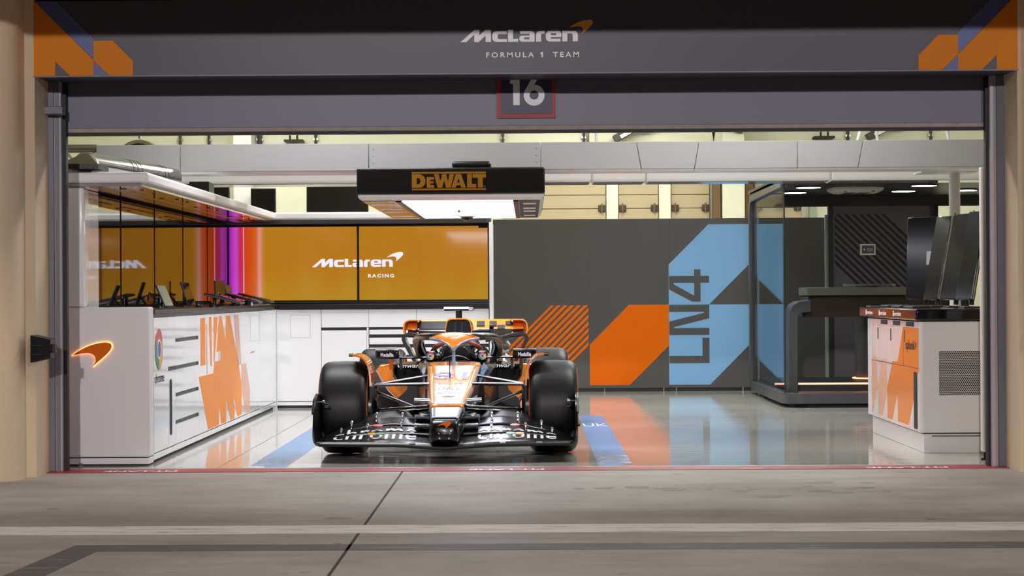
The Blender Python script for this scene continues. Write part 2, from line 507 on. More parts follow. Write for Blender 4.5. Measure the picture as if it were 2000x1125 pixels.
# car
M_PAPAYA = mat('papaya_paint', srgb(255, 144, 32), 0.24, coat=1.0)
M_CARBON = mat('carbon_gloss', srgb(11, 11, 13), 0.26, coat=0.3)
M_CARBONM = mat('carbon_matt', srgb(17, 17, 19), 0.38)
M_CARBLUE = mat('car_grey_blue', srgb(126, 152, 180), 0.25, coat=0.8)
M_TYRE = mat('tyre_rubber', srgb(15, 15, 17), 0.46, var=0.15, scale=8)
M_TSTRIPE = mat('tyre_band', srgb(205, 96, 34), 0.5)
M_INLET = mat('inlet_black', srgb(4, 4, 5), 0.8)
M_SILVER = mat('silver_pod', srgb(205, 205, 212), 0.2, metal=0.8)
M_TXTGREY = mat('sponsor_grey', srgb(120, 126, 152), 0.5)
M_HELMRED = mat('harness_orange', srgb(150, 74, 52), 0.4)

# ------------------------------------------------------------------ lettering shapes
def wordmark():
    """wide racing wordmark, in the units of its own drawing (y down), 1262 wide"""
    P = []
    P.append([[(175, 298), (303, 187), (352, 187), (349, 238), (405, 187), (458, 187), (458, 298), (408, 298), (408, 238), (345, 298), (303, 298), (303, 230), (230, 298)]])
    P.append([rp([(605, 200), (470, 200, 42), (470, 298, 42), (605, 298), (605, 273), (520, 273, 16), (520, 225, 16), (605, 225)])])
    P.append([[(615, 187), (662, 187), (662, 272), (710, 272), (710, 298), (615, 298)]])
    P.append([rp([(727, 200), (862, 200, 38), (862, 298), (720, 298, 34), (720, 242, 30), (815, 242), (815, 225), (727, 225)]), rect(765, 258, 815, 276)])
    P.append([rp([(875, 298), (875, 200, 42), (955, 200), (955, 225), (922, 225, 14), (922, 298)])])
    P.append([rp([(1108, 258), (1012, 258), (1012, 273), (1102, 273), (1102, 298), (965, 298, 42), (965, 200, 42), (1108, 200, 40)]), rect(1012, 222, 1062, 240)])
    P.append([rp([(1118, 298), (1118, 200), (1262, 200, 42), (1262, 298), (1215, 298), (1215, 225, 16), (1165, 225), (1165, 298)])])
    return P
SWOOSH = [(1180, 172, 1), (1215, 148), (1265, 122), (1320, 105), (1370, 99), (1398, 108), (1401, 130), (1385, 155), (1350, 188), (1297, 232, 1), (1312, 205), (1308, 178), (1285, 161), (1240, 160)]

def drawn(groups, s=1.0, ox=0.0, oy=0.0):
    """drawing units (y down) to frame units"""
    return [[[((p[0] - ox) * s, (oy - p[1]) * s) for p in lp] for lp in g] for g in groups]

def swoosh_groups(s, ox, oy):
    return [[[((p[0] - ox) * s, (oy - p[1]) * s) for p in smooth_loop(SWOOSH)]]]

# ================================================================== SETTING
def setting():
    # pit lane concrete
    g = struct(MB().box(-14, 14, -4, 13.88, -0.2, 0).build('ground_pit_lane', M_CONC))
    mk = MB().box(-14, 14, 10.30, 10.655, 0, 0.002)
    mk.build('white_line', worn_paint('worn_white_line', srgb(206, 204, 198), srgb(150, 146, 140), 0.36, 0.5), g)
    MB().plate([[[(-2.28, 9.86), (-2.42, 8.0), (-2.22, 8.0), (-2.12, 9.62), (14, 9.50), (14, 9.74)]]], ((0, 0, 0), (1, 0, 0), (0, 1, 0)), 0.0015) \
        .build('dark_line', worn_paint('worn_dark_line', srgb(78, 76, 76), srgb(128, 123, 116), 0.34, 0.46), g)
    MB().plate([[[(-1.02, 9.68), (-0.99, 9.68), (-0.95, 9.88), (-0.98, 9.88)]], [[(0.93, 9.72), (1.0, 9.6), (1.05, 9.6), (0.97, 9.74)]]], ((0, 0, 0), (1, 0, 0), (0, 1, 0)), 0.002) \
        .build('tape_mark', mat('tape_grey', srgb(88, 86, 86), 0.6), g)
    MB().box(-0.905, -0.890, -4, 13.88, 0, 0.0015).build('expansion_joint', mat('joint_black', srgb(40, 36, 34), 0.8), g)
    # oil stains with outlines of their own
    st = MB()
    for i in range(26):
        cx = random.uniform(0.3, 2.3); cy = random.gauss(12.55, 0.28); zs = 0.0001 * (i + 1)
        rx = random.uniform(0.012, 0.085); ry = rx * random.uniform(0.6, 1.4)
        a = [random.uniform(0.7, 1.25) for _ in range(12)]
        st.plate([[[(cx + rx * a[k] * cos(k * pi / 6), cy + ry * a[k] * sin(k * pi / 6)) for k in range(12)]]], ((0, 0, 0), (1, 0, 0), (0, 1, 0)), zs * 0.25 + 0.0003)
    so = st.build('oil_stain', mat('oil_stain', srgb(116, 110, 103), 0.55, var=0.1), g)
    # red threshold strip with its stencil
    r = MB().box(-3.47, 3.44, 13.88, 14.13, -0.2, 0.004).build('red_strip', M_RED, g)
    for (xa, xb) in ((-3.02, -2.50), (2.38, 2.95)):
        tb = MB(); lettering(tb, 'PIT-LANE', ((0, 0, 0.0045), (-1, 0, 0), (0, -1, 0)), -xb, -13.99, -xa, -13.91, 0.0008, bold=0.03)
        tb.build('stencil_text', M_LETTER, r)
    tb = MB(); lettering(tb, 'PIT-LANE', ((0, 0, 0.0045), (-1, 0, 0), (0, -1, 0)), -0.10, -13.99, 0.43, -13.91, 0.0008, bold=0.03)
    tb.build('stencil_text', M_LETTER, r)
    # garage floor
    f = struct(MB().box(-6.5, 8.5, 14.13, 27.5, -0.2, 0.0).build('floor', M_EPOXY))
    MB().box(-3.3, 3.3, 14.13, 14.17, 0, 0.006).build('threshold_bar', M_ALU, f)
    bl = MB()
    for (x0, x1, flip) in ((-2.045, -1.765, 1), (0.495, 0.745, -1)):
        if flip > 0:
            pts = [(x0, 20.1), (x0, 14.42), (x0 + 0.1, 14.40), (x0 + 0.14, 14.2), (x1, 14.2), (x1, 20.1)]
        else:
            pts = [(x0, 20.1), (x0, 14.2), (x1 - 0.1, 14.22), (x1 - 0.06, 14.36), (x1, 14.42), (x1, 20.1)]
        bl.plate([[pts]], ((0, 0, 0), (1, 0, 0), (0, 1, 0)), 0.001)
    bl.build('blue_band', M_FLOORBLUE, f)
    sd = MB()
    for (x0, x1) in ((-2.045, -1.765), (0.495, 0.745)):
        for k in range(6):
            y = 14.45 + k * 0.125; a = x0 + random.uniform(0, 0.05); b = a + random.uniform(0.08, 0.16)
            sd.plate([[[(a, y), (b, y + 0.02), (a, y + 0.035)]]], ((0, 0, 0.001), (1, 0, 0), (0, 1, 0)), 0.0006)
            a = x1; b = a - random.uniform(0.06, 0.15)
            sd.plate([[[(a, y + 0.03), (a, y + 0.07), (b, y + 0.04)]]], ((0, 0, 0.001), (1, 0, 0), (0, 1, 0)), 0.0006)
    sd.build('sand_flash', M_FLOORSAND, f)
    wt = MB(); lettering(wt, 'UK', ((0, 0, 0.001), (1, 0, 0), (0, 1, 0)), 0.505, 18.45, 0.735, 18.85, 0.0006, bold=0.0)
    wt.build('stencil_text', mat('floor_white', srgb(205, 205, 200), 0.5, ior=1.3), f)
    MB().box(-2.262, -2.256, 14.17, 21.6, 0, 0.0008).build('floor_joint', mat('joint_grey', srgb(120, 118, 116), 0.4), f)
    # shell
    struct(MB().box(-6.7, 8.7, 27.5, 27.7, 0, 4.2).build('wall_back', M_INT))
    struct(MB().box(-6.7, -6.5, 14.45, 27.5, 0, 4.2).build('wall_left', M_INT))
    struct(MB().box(8.5, 8.7, 14.45, 27.5, 0, 4.2).build('wall_right', M_INT))
    struct(MB().box(-6.7, 8.7, 14.45, 27.7, 4.2, 4.4).build('ceiling', M_INT))
    fw = MB()
    fw.box(-14, -3.50, 14.10, 14.45, 0, 4.4); fw.box(3.46, 14, 14.10, 14.45, 0, 4.4); fw.box(-3.50, 3.46, 14.25, 14.45, 2.86, 4.4)
    struct(fw.build('wall_front', M_CREAM))
    struct(MB().box(-14, 14, 11.9, 14.3, 3.325, 3.6).build('ceiling_canopy', M_CREAM))
    # rounded cream pillars
    def pillar(name, x0, x1, inner):
        s = 1 if inner > 0 else -1
        xi = x1 if s > 0 else x0
        xo = x0 if s > 0 else x1
        prof = [(xo, 14.1), (xo, 13.22)]
        R = 0.20; cx = xi - s * (R + 0.06); cy = 13.22 + R
        for k in range(9):
            a = k / 8 * pi / 2
            prof.append((cx + s * R * sin(a), cy - R * cos(a)))
        prof += [(xi - s * 0.06, 13.56), (xi, 13.60), (xi, 14.1)]
        if s < 0: prof = prof[::-1]
        mb = MB(); mb.loft([[(p[0], p[1], z) for p in prof] for z in (0, 3.325)])
        return struct(mb.build(name, M_CREAM, deg=25))
    pillar('wall_pillar_left', -6.0, -3.41, 1)
    pillar('wall_pillar_right', 3.37, 6.0, -1)
    # door frame
    fl = MB(); fl.box(-3.50, -3.372, 13.98, 14.10, 0.004, 2.86)
    t = struct(fl.build('trim_1', M_FRAME, bevel=0.004))
    MB().box(-3.372, -3.322, 13.99, 14.09, 0.004, 2.86).build('guide_rail', M_FRAME2, t, bevel=0.003)
    MB().box(-3.322, -3.295, 14.03, 14.09, 0.004, 2.86).build('rubber_edge', M_GAP, t)
    MB().box(-3.365, -3.335, 13.985, 13.99, 0.004, 2.86).build('guide_lip', M_FRAME, t)
    fr = MB(); fr.box(3.318, 3.46, 13.98, 14.10, 0.004, 2.86)
    t = struct(fr.build('trim_2', M_FRAME, bevel=0.004))
    MB().box(3.272, 3.318, 13.99, 14.09, 0.004, 2.86).build('guide_rail', M_FRAME2, t, bevel=0.003)
    MB().box(3.250, 3.272, 14.03, 14.09, 0.004, 2.86).build('rubber_edge', M_GAP, t)
    # raised sectional door
    d = struct(MB().box(-3.31, 3.262, 14.10, 14.16, 2.452, 2.84).build('door_1', M_SHUT))
    MB().box(-3.31, 3.262, 14.095, 14.165, 2.418, 2.452).build('bottom_seal', M_SEAL, d, bevel=0.008)
    MB().box(-3.31, 3.262, 14.10, 14.16, 2.398, 2.418).build('rubber_strip', M_GAP, d)

setting()

# ================================================================== FASCIA SIGN
def fascia():
    t = thing('fascia_sign', 'long dark fascia sign with white lettering and orange corner shapes above the garage opening', 'sign', (0, 13.6, 2.77))
    X0, X1, Z0, Z1, Y = -3.42, 3.385, 2.772, 3.29, 13.6
    MB().box(X0, X1, Y, 14.05, Z0, Z1).build('panel', M_BANNER, t)
    MB().box(X0, X1, Y - 0.008, Y + 0.02, Z0 - 0.008, Z0).build('edge_strip', M_FRAME, t)
    MB().box(X0 - 0.012, X0, Y, 14.05, Z0, Z1).build('side_cap', M_RED, t)
    FR = ((0, Y, 0), (1, 0, 0), (0, 0, 1))
    # (photo px -> sign metres): 3.531 mm per px about the sign centre, laid out from the left end
    k = 13.6 / F_PX
    def corner(mir):
        def q(px, pz):
            x = X0 + (px - 66) * k if mir > 0 else X1 - (px - 66) * k
            return (x, Z1 - 0.005 - pz * k)
        zb = (Z1 - 0.005 - Z0) / k
        o = MB()
        A = [q(67, 0), q(71, 0), q(185, 115), q(185, zb), q(139, zb), q(110, 117), q(109, zb), q(67, zb)]
        B = [q(185, 115), q(185, 77), q(223, 77), q(262, 117), q(262, zb), q(216, zb)]
        for pl in (A, B):
            o.plate([[pl if mir > 0 else pl[::-1]]], FR, 0.003)
        o.build('orange_shape', M_ORANGE_V, t)
        s = MB()
        n = 9
        for i in range(n):
            a = i / n; w = 0.50 / n
            x0 = 73 + 40 * a; x1 = 73 + 40 * (a + w)
            def yend(x): return 185 - x
            pl = [q(x0, 0), q(x1, 0), q(185, 185 - x1), q(185, 185 - x0)]
            s.plate([[pl if mir > 0 else pl[::-1]]], FR, 0.004)
        for i in range(7):
            a = i / 7
            x0 = 185 + 0.3; z0 = 117 + (zb - 117) * a; z1 = z0 + (zb - 117) * 0.5 / 7
            pl = [q(x0, z0), q(x0 + (zb - z0), zb), q(x0 + (zb - z1), zb), q(x0, z1)]
            s.plate([[pl[::-1] if mir > 0 else pl]], FR, 0.004)
        s.build('blue_stripes', M_BLUELINE, t)
    corner(1); corner(-1)
    # wordmark
    s = 0.85 / 1226 * 1.075
    FW = ((-0.462, Y, 2.986), (1, 0, 0), (0, 0, 1))
    mb = MB().plate(drawn(wordmark(), s, 175, 298), FW, 0.004); mb.build('wordmark', M_LETTER, t)
    MB().plate(swoosh_groups(s, 175, 298), FW, 0.004).build('swoosh_mark', M_GOLD_V, t)
    for word, xa, xb in (('FORMULA', -0.285, 0.045), ('TEAM', 0.176, 0.355)):
        tb = MB(); lettering(tb, word, FR, xa, 2.878, xb, 2.914, 0.003, bold=0.018, spacing=1.4)
        tb.build('subtitle_word', M_LETTER, t)
    MB().plate([[[(0.096, 2.878), (0.107, 2.878), (0.107, 2.914), (0.099, 2.914), (0.087, 2.906), (0.090, 2.899), (0.096, 2.903)]]], FR, 0.003).build('subtitle_numeral', M_LETTER, t)
fascia()

def number_board():
    t = thing('number_board', 'square red-edged navy board reading 16 on the raised grey door', 'sign', (-0.01, 14.1, 2.46))
    MB().box(-0.222, 0.196, 14.086, 14.099, 2.502, 2.84).build('border', M_REDSIGN, t)
    MB().box(-0.192, 0.174, 14.082, 14.087, 2.532, 2.84).build('panel', M_NAVY, t)
    FR = ((0, 14.082, 0), (1, 0, 0), (0, 0, 1))
    s = 14.08 / F_PX * 340 / 1594
    cx = lambda px: -0.222 + (px - 512) * s
    cz = lambda py: 2.502 + (1012 - py) * s
    one = [(cx(a), cz(b)) for a, b in ((663, 893), (723, 893), (723, 618), (700, 618), (636, 660), (636, 697), (663, 697))]
    six = [(cx(a), cz(b)) for a, b in ((905, 618), (850, 618), (775, 755))]
    outer = [(cx(a), cz(b)) for a, b in [(850, 618), (907, 618), (855, 712)]] + [(cx(855) + 96 * s * cos(a), cz(802) + 97 * s * sin(a)) for a in [radians(90 - 12 * i) for i in range(1, 27)]]
    hole = ell(cx(855), cz(802), 42 * s, 42 * s)
    MB().plate([[one[::-1]], [outer, hole]], FR, 0.002).build('number', M_LETTER, t)
number_board()

# ================================================================== THINGS ON THE FRAME AND PILLARS
def frame_things():
    t = thing('door_stop_bracket', 'grey steel bracket with two prongs across the left door frame', 'bracket', (-3.41, 13.95, 2.52))
    MB().box(-3.545, -3.285, 13.88, 13.985, 2.535, 2.59).build('arm', M_FRAME, t, bevel=0.006)
    for x in (-3.545, -3.50):
        MB().tube([(x, 13.93, 2.58), (x + 0.004, 13.93, 2.63), (x - 0.004, 13.93, 2.66)], 0.007, 8).build('prong', M_FRAME, t)
    t = thing('bumper_block', 'black rubber wedge block fixed low on the left pillar beside the door frame', 'bumper', (-3.36, 13.55, 0.8))
    mb = MB()
    mb.loft([[(-3.405, 13.62, 0.795), (-3.405, 13.42, 0.795), (-3.405, 13.42, 0.985), (-3.405, 13.62, 0.985)],
             [(-3.285, 13.62, 0.825), (-3.285, 13.50, 0.825), (-3.285, 13.50, 0.955), (-3.285, 13.62, 0.955)]])
    mb.build('wedge', M_SATBLACK, t, bevel=0.004)
    MB().box(-3.285, -3.262, 13.53, 13.60, 0.86, 0.92).build('pin', M_SATBLACK, t, bevel=0.003)
    for k in range(2):
        MB().box(-3.404, -3.33, 13.405, 13.425, 0.85 + k * 0.06, 0.855 + k * 0.06).build('rib', M_GAP, t)
    t = thing('pillar_handle', 'small black vertical handle slot on the right cream pillar', 'handle', (3.42, 13.44, 0.87))
    MB().box(3.415, 3.428, 13.40, 13.46, 0.865, 0.98).build('plate', M_GAP, t, bevel=0.003)
    MB().box(3.405, 3.418, 13.38, 13.41, 0.88, 0.89).build('latch', M_SATBLACK, t)
frame_things()

# ================================================================== LEFT WORK BAY
XF, XW = -2.79, -3.36     # cabinet face, screen face

def chrome_mark(fr, c, r, parent, name='round_mark'):
    """round four-colour mark: three sectors, white ring, blue centre"""
    cx, cz = c
    def sector(a0, a1): return [ell(cx, cz, r, r, 14, a0, a1) + ell(cx, cz, r * 0.45, r * 0.45, 14, a1, a0)]
    a = radians(150)
    first = MB().plate([sector(radians(30), radians(150))], fr, 0.003).build(name, M_CRED, parent)
    MB().plate([sector(radians(150), radians(270))], fr, 0.003).build(name, M_CGRN, parent)
    MB().plate([sector(radians(-90), radians(30))], fr, 0.003).build(name, M_CYEL, parent)
    MB().plate([[ell(cx, cz, r * 0.5, r * 0.5)]], fr, 0.004).build(name, M_LETTER, parent)
    MB().plate([[ell(cx, cz, r * 0.38, r * 0.38)]], fr, 0.005).build(name, M_CBLU, parent)

def hatched(mb, poly, fr, step, fill, ang):
    """parallel stripes clipped to a convex polygon"""
    d = Vector((cos(ang), sin(ang))); n = Vector((-d.y, d.x))
    hs = [Vector(p).dot(n) for p in poly]
    h = min(hs)
    while h < max(hs):
        out = [Vector(p) for p in poly]
        for (lim, sg) in ((h, 1), (h + step * fill, -1)):
            res = []
            for i in range(len(out)):
                a, b = out[i], out[(i + 1) % len(out)]
                da = sg * (a.dot(n) - lim); db = sg * (b.dot(n) - lim)
                if da >= 0: res.append(a)
                if da * db < 0: res.append(a + (b - a) * (da / (da - db)))
            out = res
            if len(out) < 3: break
        if len(out) >= 3: mb.plate([[[(p.x, p.y) for p in out]]], fr, 0.002)
        h += step

def left_bay():
    FL = ((XF, 0, 0), (0, 1, 0), (0, 0, 1))
    G = 'white cabinets along the left wall'
    ZB, ZT = 0.075, 1.085
    def unit(y0, y1, label):
        t = thing('storage_cabinet', label, 'cabinet', (-3.08, (y0 + y1) / 2, 0), G)
        MB().box(-3.37, XF - 0.020, y0 + 0.002, y1 - 0.002, ZB, ZT).build('body', M_WHITE_S, t)
        MB().box(-3.37, XF - 0.035, y0 + 0.002, y1 - 0.002, 0.0, ZB - 0.004).build('plinth', M_GAP, t)
        MB().box(XF - 0.02, XF - 0.003, y0 + 0.001, y1 - 0.001, 0.025, ZB - 0.006).build('kickboard', M_WHITE, t, bevel=0.003)
        return t
    def panel(t, name, y0, y1, z0, z1, m=M_WHITE):
        return MB().box(XF - 0.020, XF, y0 + 0.0015, y1 - 0.0015, z0 + 0.0015, z1 - 0.0015).build(name, m, t, bevel=0.0025)
    # door unit with the round mark
    t = unit(14.62, 15.51, 'white cabinet with a round four-colour mark and lower-case lettering on its door')
    d = panel(t, 'door', 14.62, 15.20, ZB, ZT)
    chrome_mark(FL, (14.825, 0.845), 0.155, d)
    tb = MB(); lettering(tb, 'chrome', FL, 14.65, 0.595, 15.03, 0.665, 0.002, bold=0.01); tb.build('lettering', M_GAP, d)
    d = panel(t, 'filler_panel', 15.20, 15.51, ZB, ZT)
    MB().plate([[rp([(15.265, 0.165, .04), (15.345, 0.165, .04), (15.345, 0.60, .04), (15.265, 0.60, .04)])]], FL, 0.004).build('recessed_handle', M_GAP, d)
    MB().plate([[rect(15.21, 0.667, 15.51, 0.698)]], FL, 0.002).build('finger_slot', M_SLOT, d)
    # drawer unit
    t = unit(15.51, 16.60, 'white five-drawer cabinet with four dark finger slots')
    zs = [ZB, 0.262, 0.478, 0.693, 0.908, ZT]
    for i in range(5):
        dr = panel(t, 'drawer', 15.51, 16.60, zs[i], zs[i + 1])
        if i < 4:
            MB().plate([[rect(15.52, zs[i + 1] - 0.026, 16.595, zs[i + 1] - 0.001)]], FL, 0.002).build('finger_slot', M_SLOT, dr)
            MB().plate([[rect(16.50, zs[i + 1] - 0.026, 16.54, zs[i + 1] - 0.001)]], FL, 0.004).build('slot_end', M_GAP, dr)
    # graphic units
    units = [(16.60, 17.70, 'white cabinet with the broad part of the orange graphic, next to the drawer cabinet'),
             (17.70, 19.07, 'white cabinet with the pointed orange strokes of the graphic'),
             (19.07, 20.40, 'white cabinet with pale hatched orange stripes at its near edge'),
             (20.40, 21.68, 'plain white cabinet in the inside corner of the left wall run')]
    ts = []
    for (y0, y1, lb) in units:
        t = unit(y0, y1, lb)
        ts.append(t)
        if y0 < 17.0: cuts = (16.60, 17.08, 17.70)
        elif y0 < 18: cuts = (17.70, 18.12, 19.07)
        else: cuts = (y0, y1)
        for a, b in zip(cuts, cuts[1:]): panel(t, 'door', a, b, ZB, ZT)
    D = [(16.62, 0.56), (17.1, 0.56), (17.37, 0.56), (17.44, 0.66), (17.79, 0.66), (17.79, 0.75), (17.56, 0.74), (17.72, 1.06), (17.84, 1.06), (18.1, 0.82), (18.12, 1.06), (18.34, 1.06), (18.82, 0.66), (19.07, 0.39), (19.06, 0.1), (18.82, 0.09), (18.58, 0.31), (18.6, 0.085), (18.37, 0.085), (18.11, 0.31), (18.1, 0.085), (17.82, 0.085), (17.69, 0.29), (17.67, 0.085), (17.08, 0.085)]
    def clip(poly, y0, y1):
        out = [Vector(p) for p in poly]
        for lim, sg in ((y0, 1), (y1, -1)):
            res = []
            for i in range(len(out)):
                a, b = out[i], out[(i + 1) % len(out)]
                da = sg * (a.x - lim); db = sg * (b.x - lim)
                if da >= 0: res.append(a)
                if da * db < 0: res.append(a + (b - a) * (da / (da - db)))
            out = res
        return [(p.x, p.y) for p in out]
    mb = MB()
    mb.plate([[rect(16.71, 0.65, 16.95, 1.055)], [[(17.15, 1.06), (17.23, 0.63), (17.29, 0.63), (17.29, 1.06)]], [[(17.42, 1.055), (17.40, 0.66), (17.44, 0.66), (17.64, 1.055)]]], FL, 0.002)
    mb.plate([[rect(17.02, 0.57, 17.045, 1.0)]], FL, 0.002)
    mb.plate([[clip(D, 16.6, 17.695)[::-1]]], FL, 0.002)
    mb.build('orange_graphic', M_ORANGE_L, ts[0])
    MB().plate([[clip(D, 17.705, 19.08)[::-1]]], FL, 0.002).build('orange_graphic', M_ORANGE_L, ts[1])
    mb = MB(); hatched(mb, [(18.6, 1.06), (18.83, 0.58), (19.07, 0.58), (18.9, 1.06)], FL, 0.017, 0.62, radians(62)); mb.build('hatched_graphic', M_SALMON, ts[1])
    mb = MB(); hatched(mb, [(19.08, 0.58), (19.08, 0.33), (19.35, 0.09), (19.64, 0.085), (19.65, 0.31), (19.37, 0.58)], FL, 0.017, 0.62, radians(62)); mb.build('hatched_graphic', M_SALMON, ts[2])
    fr = MB().plate([[rect(19.68, 0.78, 20.35, 1.04), rect(19.686, 0.783, 20.344, 1.037)[::-1]]], FL, 0.001)
    fr.build('flush_hatch', M_HAIR, ts[2])
    MB().plate([[[(19.70, 0.665), (19.98, 0.672), (19.98, 0.68), (19.70, 0.672)]]], FL, 0.001).build('scuff_mark', M_SLOT, ts[2])
    # end panel with the lit swoosh
    t = thing('cabinet_gable', 'white end panel with a glowing orange swoosh at the garage mouth', 'panel', (-3.09, 14.5, 0))
    mb = MB().box(-3.42, XF, 14.44, 14.62, 0.065, 1.165); mb.build('panel', M_WHITE_S, t, bevel=0.012, seg=3)
    MB().box(-3.42, XF - 0.004, 14.455, 14.62, 0.012, 0.058).build('kickboard', M_WHITE_S, t, bevel=0.004)
    MB().box(-3.40, XF - 0.02, 14.48, 14.62, 0.0, 0.07).build('plinth', M_GAP, t)
    s = 0.288 / 221
    FS = ((-3.352, 14.44, 0.735), (1, 0, 0), (0, 0, 1))
    big = smooth_loop(SWOOSH)
    cx = sum(p[0] for p in big) / len(big); cy = sum(p[1] for p in big) / len(big)
    FG = (Vector(FS[0]), Vector(FS[1]), Vector(FS[2]))
    glow = [((p[0] - 1180 + (p[0] - cx) * 0.045) * s, (232 - p[1] + (cy - p[1]) * 0.08) * s) for p in big]
    MB().plate([[glow]], FG, 0.008).build('backlight', M_HALOGLOW, t)
    MB().plate([[[((p[0] - 1180) * s, (232 - p[1]) * s) for p in big]]], ((-3.352, 14.43, 0.735), (1, 0, 0), (0, 0, 1)), 0.008).build('swoosh_mark', M_LOGO_OR, t)
    MB().cyl((-3.30, 14.47, 0), (-3.30, 14.47, 0.02), 0.022).build('levelling_foot', M_STEEL, t)
    # worktop, in three lengths
    ys = [14.62, 17.5, 19.6, 21.68]
    for i, lb in enumerate(('near length of black worktop above the round-marked cabinet', 'middle length of black worktop on the left cabinets under the tablets', 'far length of black worktop at the left inside corner')):
        t = thing('worktop', lb, 'worktop', (-3.08, (ys[i] + ys[i + 1]) / 2, 1.087), 'black worktops')
        MB().box(-3.37, XF - 0.01, ys[i] + 0.001, ys[i + 1] - 0.001, 1.087, 1.112).build('edge_band', M_WORKGREY, t)
        MB().box(-3.37, XF + 0.012, ys[i] + 0.001, ys[i + 1] - 0.001, 1.112, 1.142).build('top', M_WORKTOP, t, bevel=0.003)
    # white pillar that carries the canopy
    t = thing('canopy_post', 'white rounded post at the near end of the left worktop', 'post', (-3.36, 14.8, 1.165))
    mb = MB().box(-3.42, -3.262, 14.44, 14.62, 1.166, 2.05); mb.build('post', M_WHITE, t, bevel=0.03, seg=4)
    MB().box(-3.42, -3.335, 14.622, 15.26, 1.144, 2.05).build('side_panel', mat('mirror_white', srgb(236, 236, 238), 0.04, ior=1.7), t, bevel=0.004)
    # glossy screens on the left wall
    seams = [15.27, 16.19, 17.65, 19.1, 20.55, 21.94]
    lab = ['glossy black wall screen nearest the white post', 'second glossy black wall screen from the white post', 'third glossy black wall screen, behind the leaning tablets',
           'fourth glossy black wall screen, behind the orange headsets', 'glossy black wall screen next to the inside corner']
    for i in range(5):
        t = thing('wall_screen', lab[i], 'screen', (-3.40, (seams[i] + seams[i + 1]) / 2, 1.17), 'dark screens on the left wall')
        MB().box(-3.44, XW + 0.0, seams[i] + 0.002, seams[i + 1] - 0.002, 1.16, 2.04).build('bezel', M_INKBLK, t)
        MB().box(XW, XW + 0.004, seams[i] + 0.03, seams[i + 1] - 0.03, 1.172, 2.03).build('glass', M_GLASSBLK, t)
    # canopy over the bay: left arm and back arm
    ys = [14.44, 15.95, 17.6, 19.7, 21.72]
    lb = ['front length of the white canopy, over the end panel', 'second length of the white left canopy, behind the polished duct', 'third length of the white left canopy, by the black junction box', 'far length of the white left canopy, meeting the back canopy']
    for i in range(4):
        y0, y1 = ys[i], ys[i + 1]
        t = thing('canopy', lb[i], 'canopy', (-3.1, (y0 + y1) / 2, 2.06), 'white canopy sections')
        last = i == 3
        yb = y1 if not last else 22.2
        MB().box(-3.44, XF, y0 + 0.0015, y1 - 0.0015, 2.075, 2.158).build('shell', M_WHITE_S, t, bevel=0.022, seg=4)
        MB().box(-3.43, XF - 0.05, y0 + 0.002, y1 - 0.002, 2.052, 2.075).build('soffit', M_SOFFIT, t)
        MB().box(-3.22, -3.12, y0 + 0.002, y1 - 0.002, 2.046, 2.052).build('dark_band', M_SOFFDK, t)
        MB().box(-3.05, -3.01, y0 + 0.3, y1 - 0.3, 2.048, 2.052).build('light_channel', M_SOFFDK, t)
        for q in range(2):
            MB().cyl((-2.93, y0 + 0.5 + q * 0.5, 2.052), (-2.93, y0 + 0.5 + q * 0.5, 2.046), 0.02).build('spotlight', M_STEEL, t)
    t = thing('canopy', 'white canopy section across the back above the orange screens', 'canopy', (-1.6, 22.0, 2.06), 'white canopy sections')
    MB().box(-3.44, -0.41, 21.72, 22.28, 2.075, 2.158).build('shell', M_WHITE_S, t, bevel=0.022, seg=4)
    MB().box(-3.43, -0.42, 21.76, 22.28, 2.035, 2.075).build('soffit', M_SOFFDK, t)
    # things on top of the canopy
    t = thing('exhaust_duct', 'polished steel duct with ringed joints lying on the left canopy', 'duct', (-3.2, 15.8, 2.16))
    MB().tube([(-3.33, 14.78, 2.248), (-3.03, 16.75, 2.248)], 0.086, 28).build('pipe', M_DUCT, t)
    for f in (0.42, 0.47, 0.52, 0.80, 0.84):
        p = Vector((-3.33, 14.78, 2.248)).lerp(Vector((-3.03, 16.75, 2.248)), f); d = Vector((0.3, 2.0, 0)).normalized()
        MB().tube([p - d * 0.014, p + d * 0.014], 0.0885, 28).build('clamp_ring', M_DUCT, t)
    mb = MB(); mb.loft([[(-3.47, 14.50, 2.22), (-3.17, 14.50, 2.22), (-3.26, 14.60, 2.305), (-3.31, 14.60, 2.305)], [(-3.46, 14.80, 2.20), (-3.20, 14.80, 2.20), (-3.26, 14.80, 2.308), (-3.39, 14.80, 2.308)]])
    mb.build('hood', M_DUCT, t)
    MB().box(-3.47, -3.16, 14.46, 14.82, 2.185, 2.222).build('hood_base', M_SATBLACK, t)
    t = thing('junction_box', 'small black box with a blue cable on the left canopy', 'box', (-2.95, 17.9, 2.16))
    MB().box(-3.06, -2.88, 17.75, 18.05, 2.16, 2.275).build('case', M_SATBLACK, t, bevel=0.006)
    MB().tube([(-3.06, 17.8, 2.25), (-3.10, 17.78, 2.25), (-3.16, 17.76, 2.21), (-3.22, 17.8, 2.18)], 0.006, 8).build('blue_cable', mat('blue_cable', srgb(40, 110, 200), 0.4), t)
    MB().cyl((-2.91, 17.74, 2.16), (-2.91, 17.74, 2.20), 0.009, 10).build('bolt', M_STEEL, t)
left_bay()

def bay_leak_blockers():
    w = struct(MB().box(-3.50, -3.442, 14.62, 22.30, 0, 2.07).build('leak_blocker_left', M_SATBLACK))  # added backing behind the dark screens, keeps light from leaking in
    w = struct(MB().box(-3.442, -0.437, 22.13, 22.27, 1.166, 2.034).build('leak_blocker_back', M_SATBLACK))  # added backing behind the orange screens, blocks light from the rear
    w = struct(MB().box(-2.812, -2.787, 21.675, 21.72, 0.0, 1.085).build('leak_filler_corner', M_WHITE_S))  # filler added in the cabinet corner to close a light leak
bay_leak_blockers()

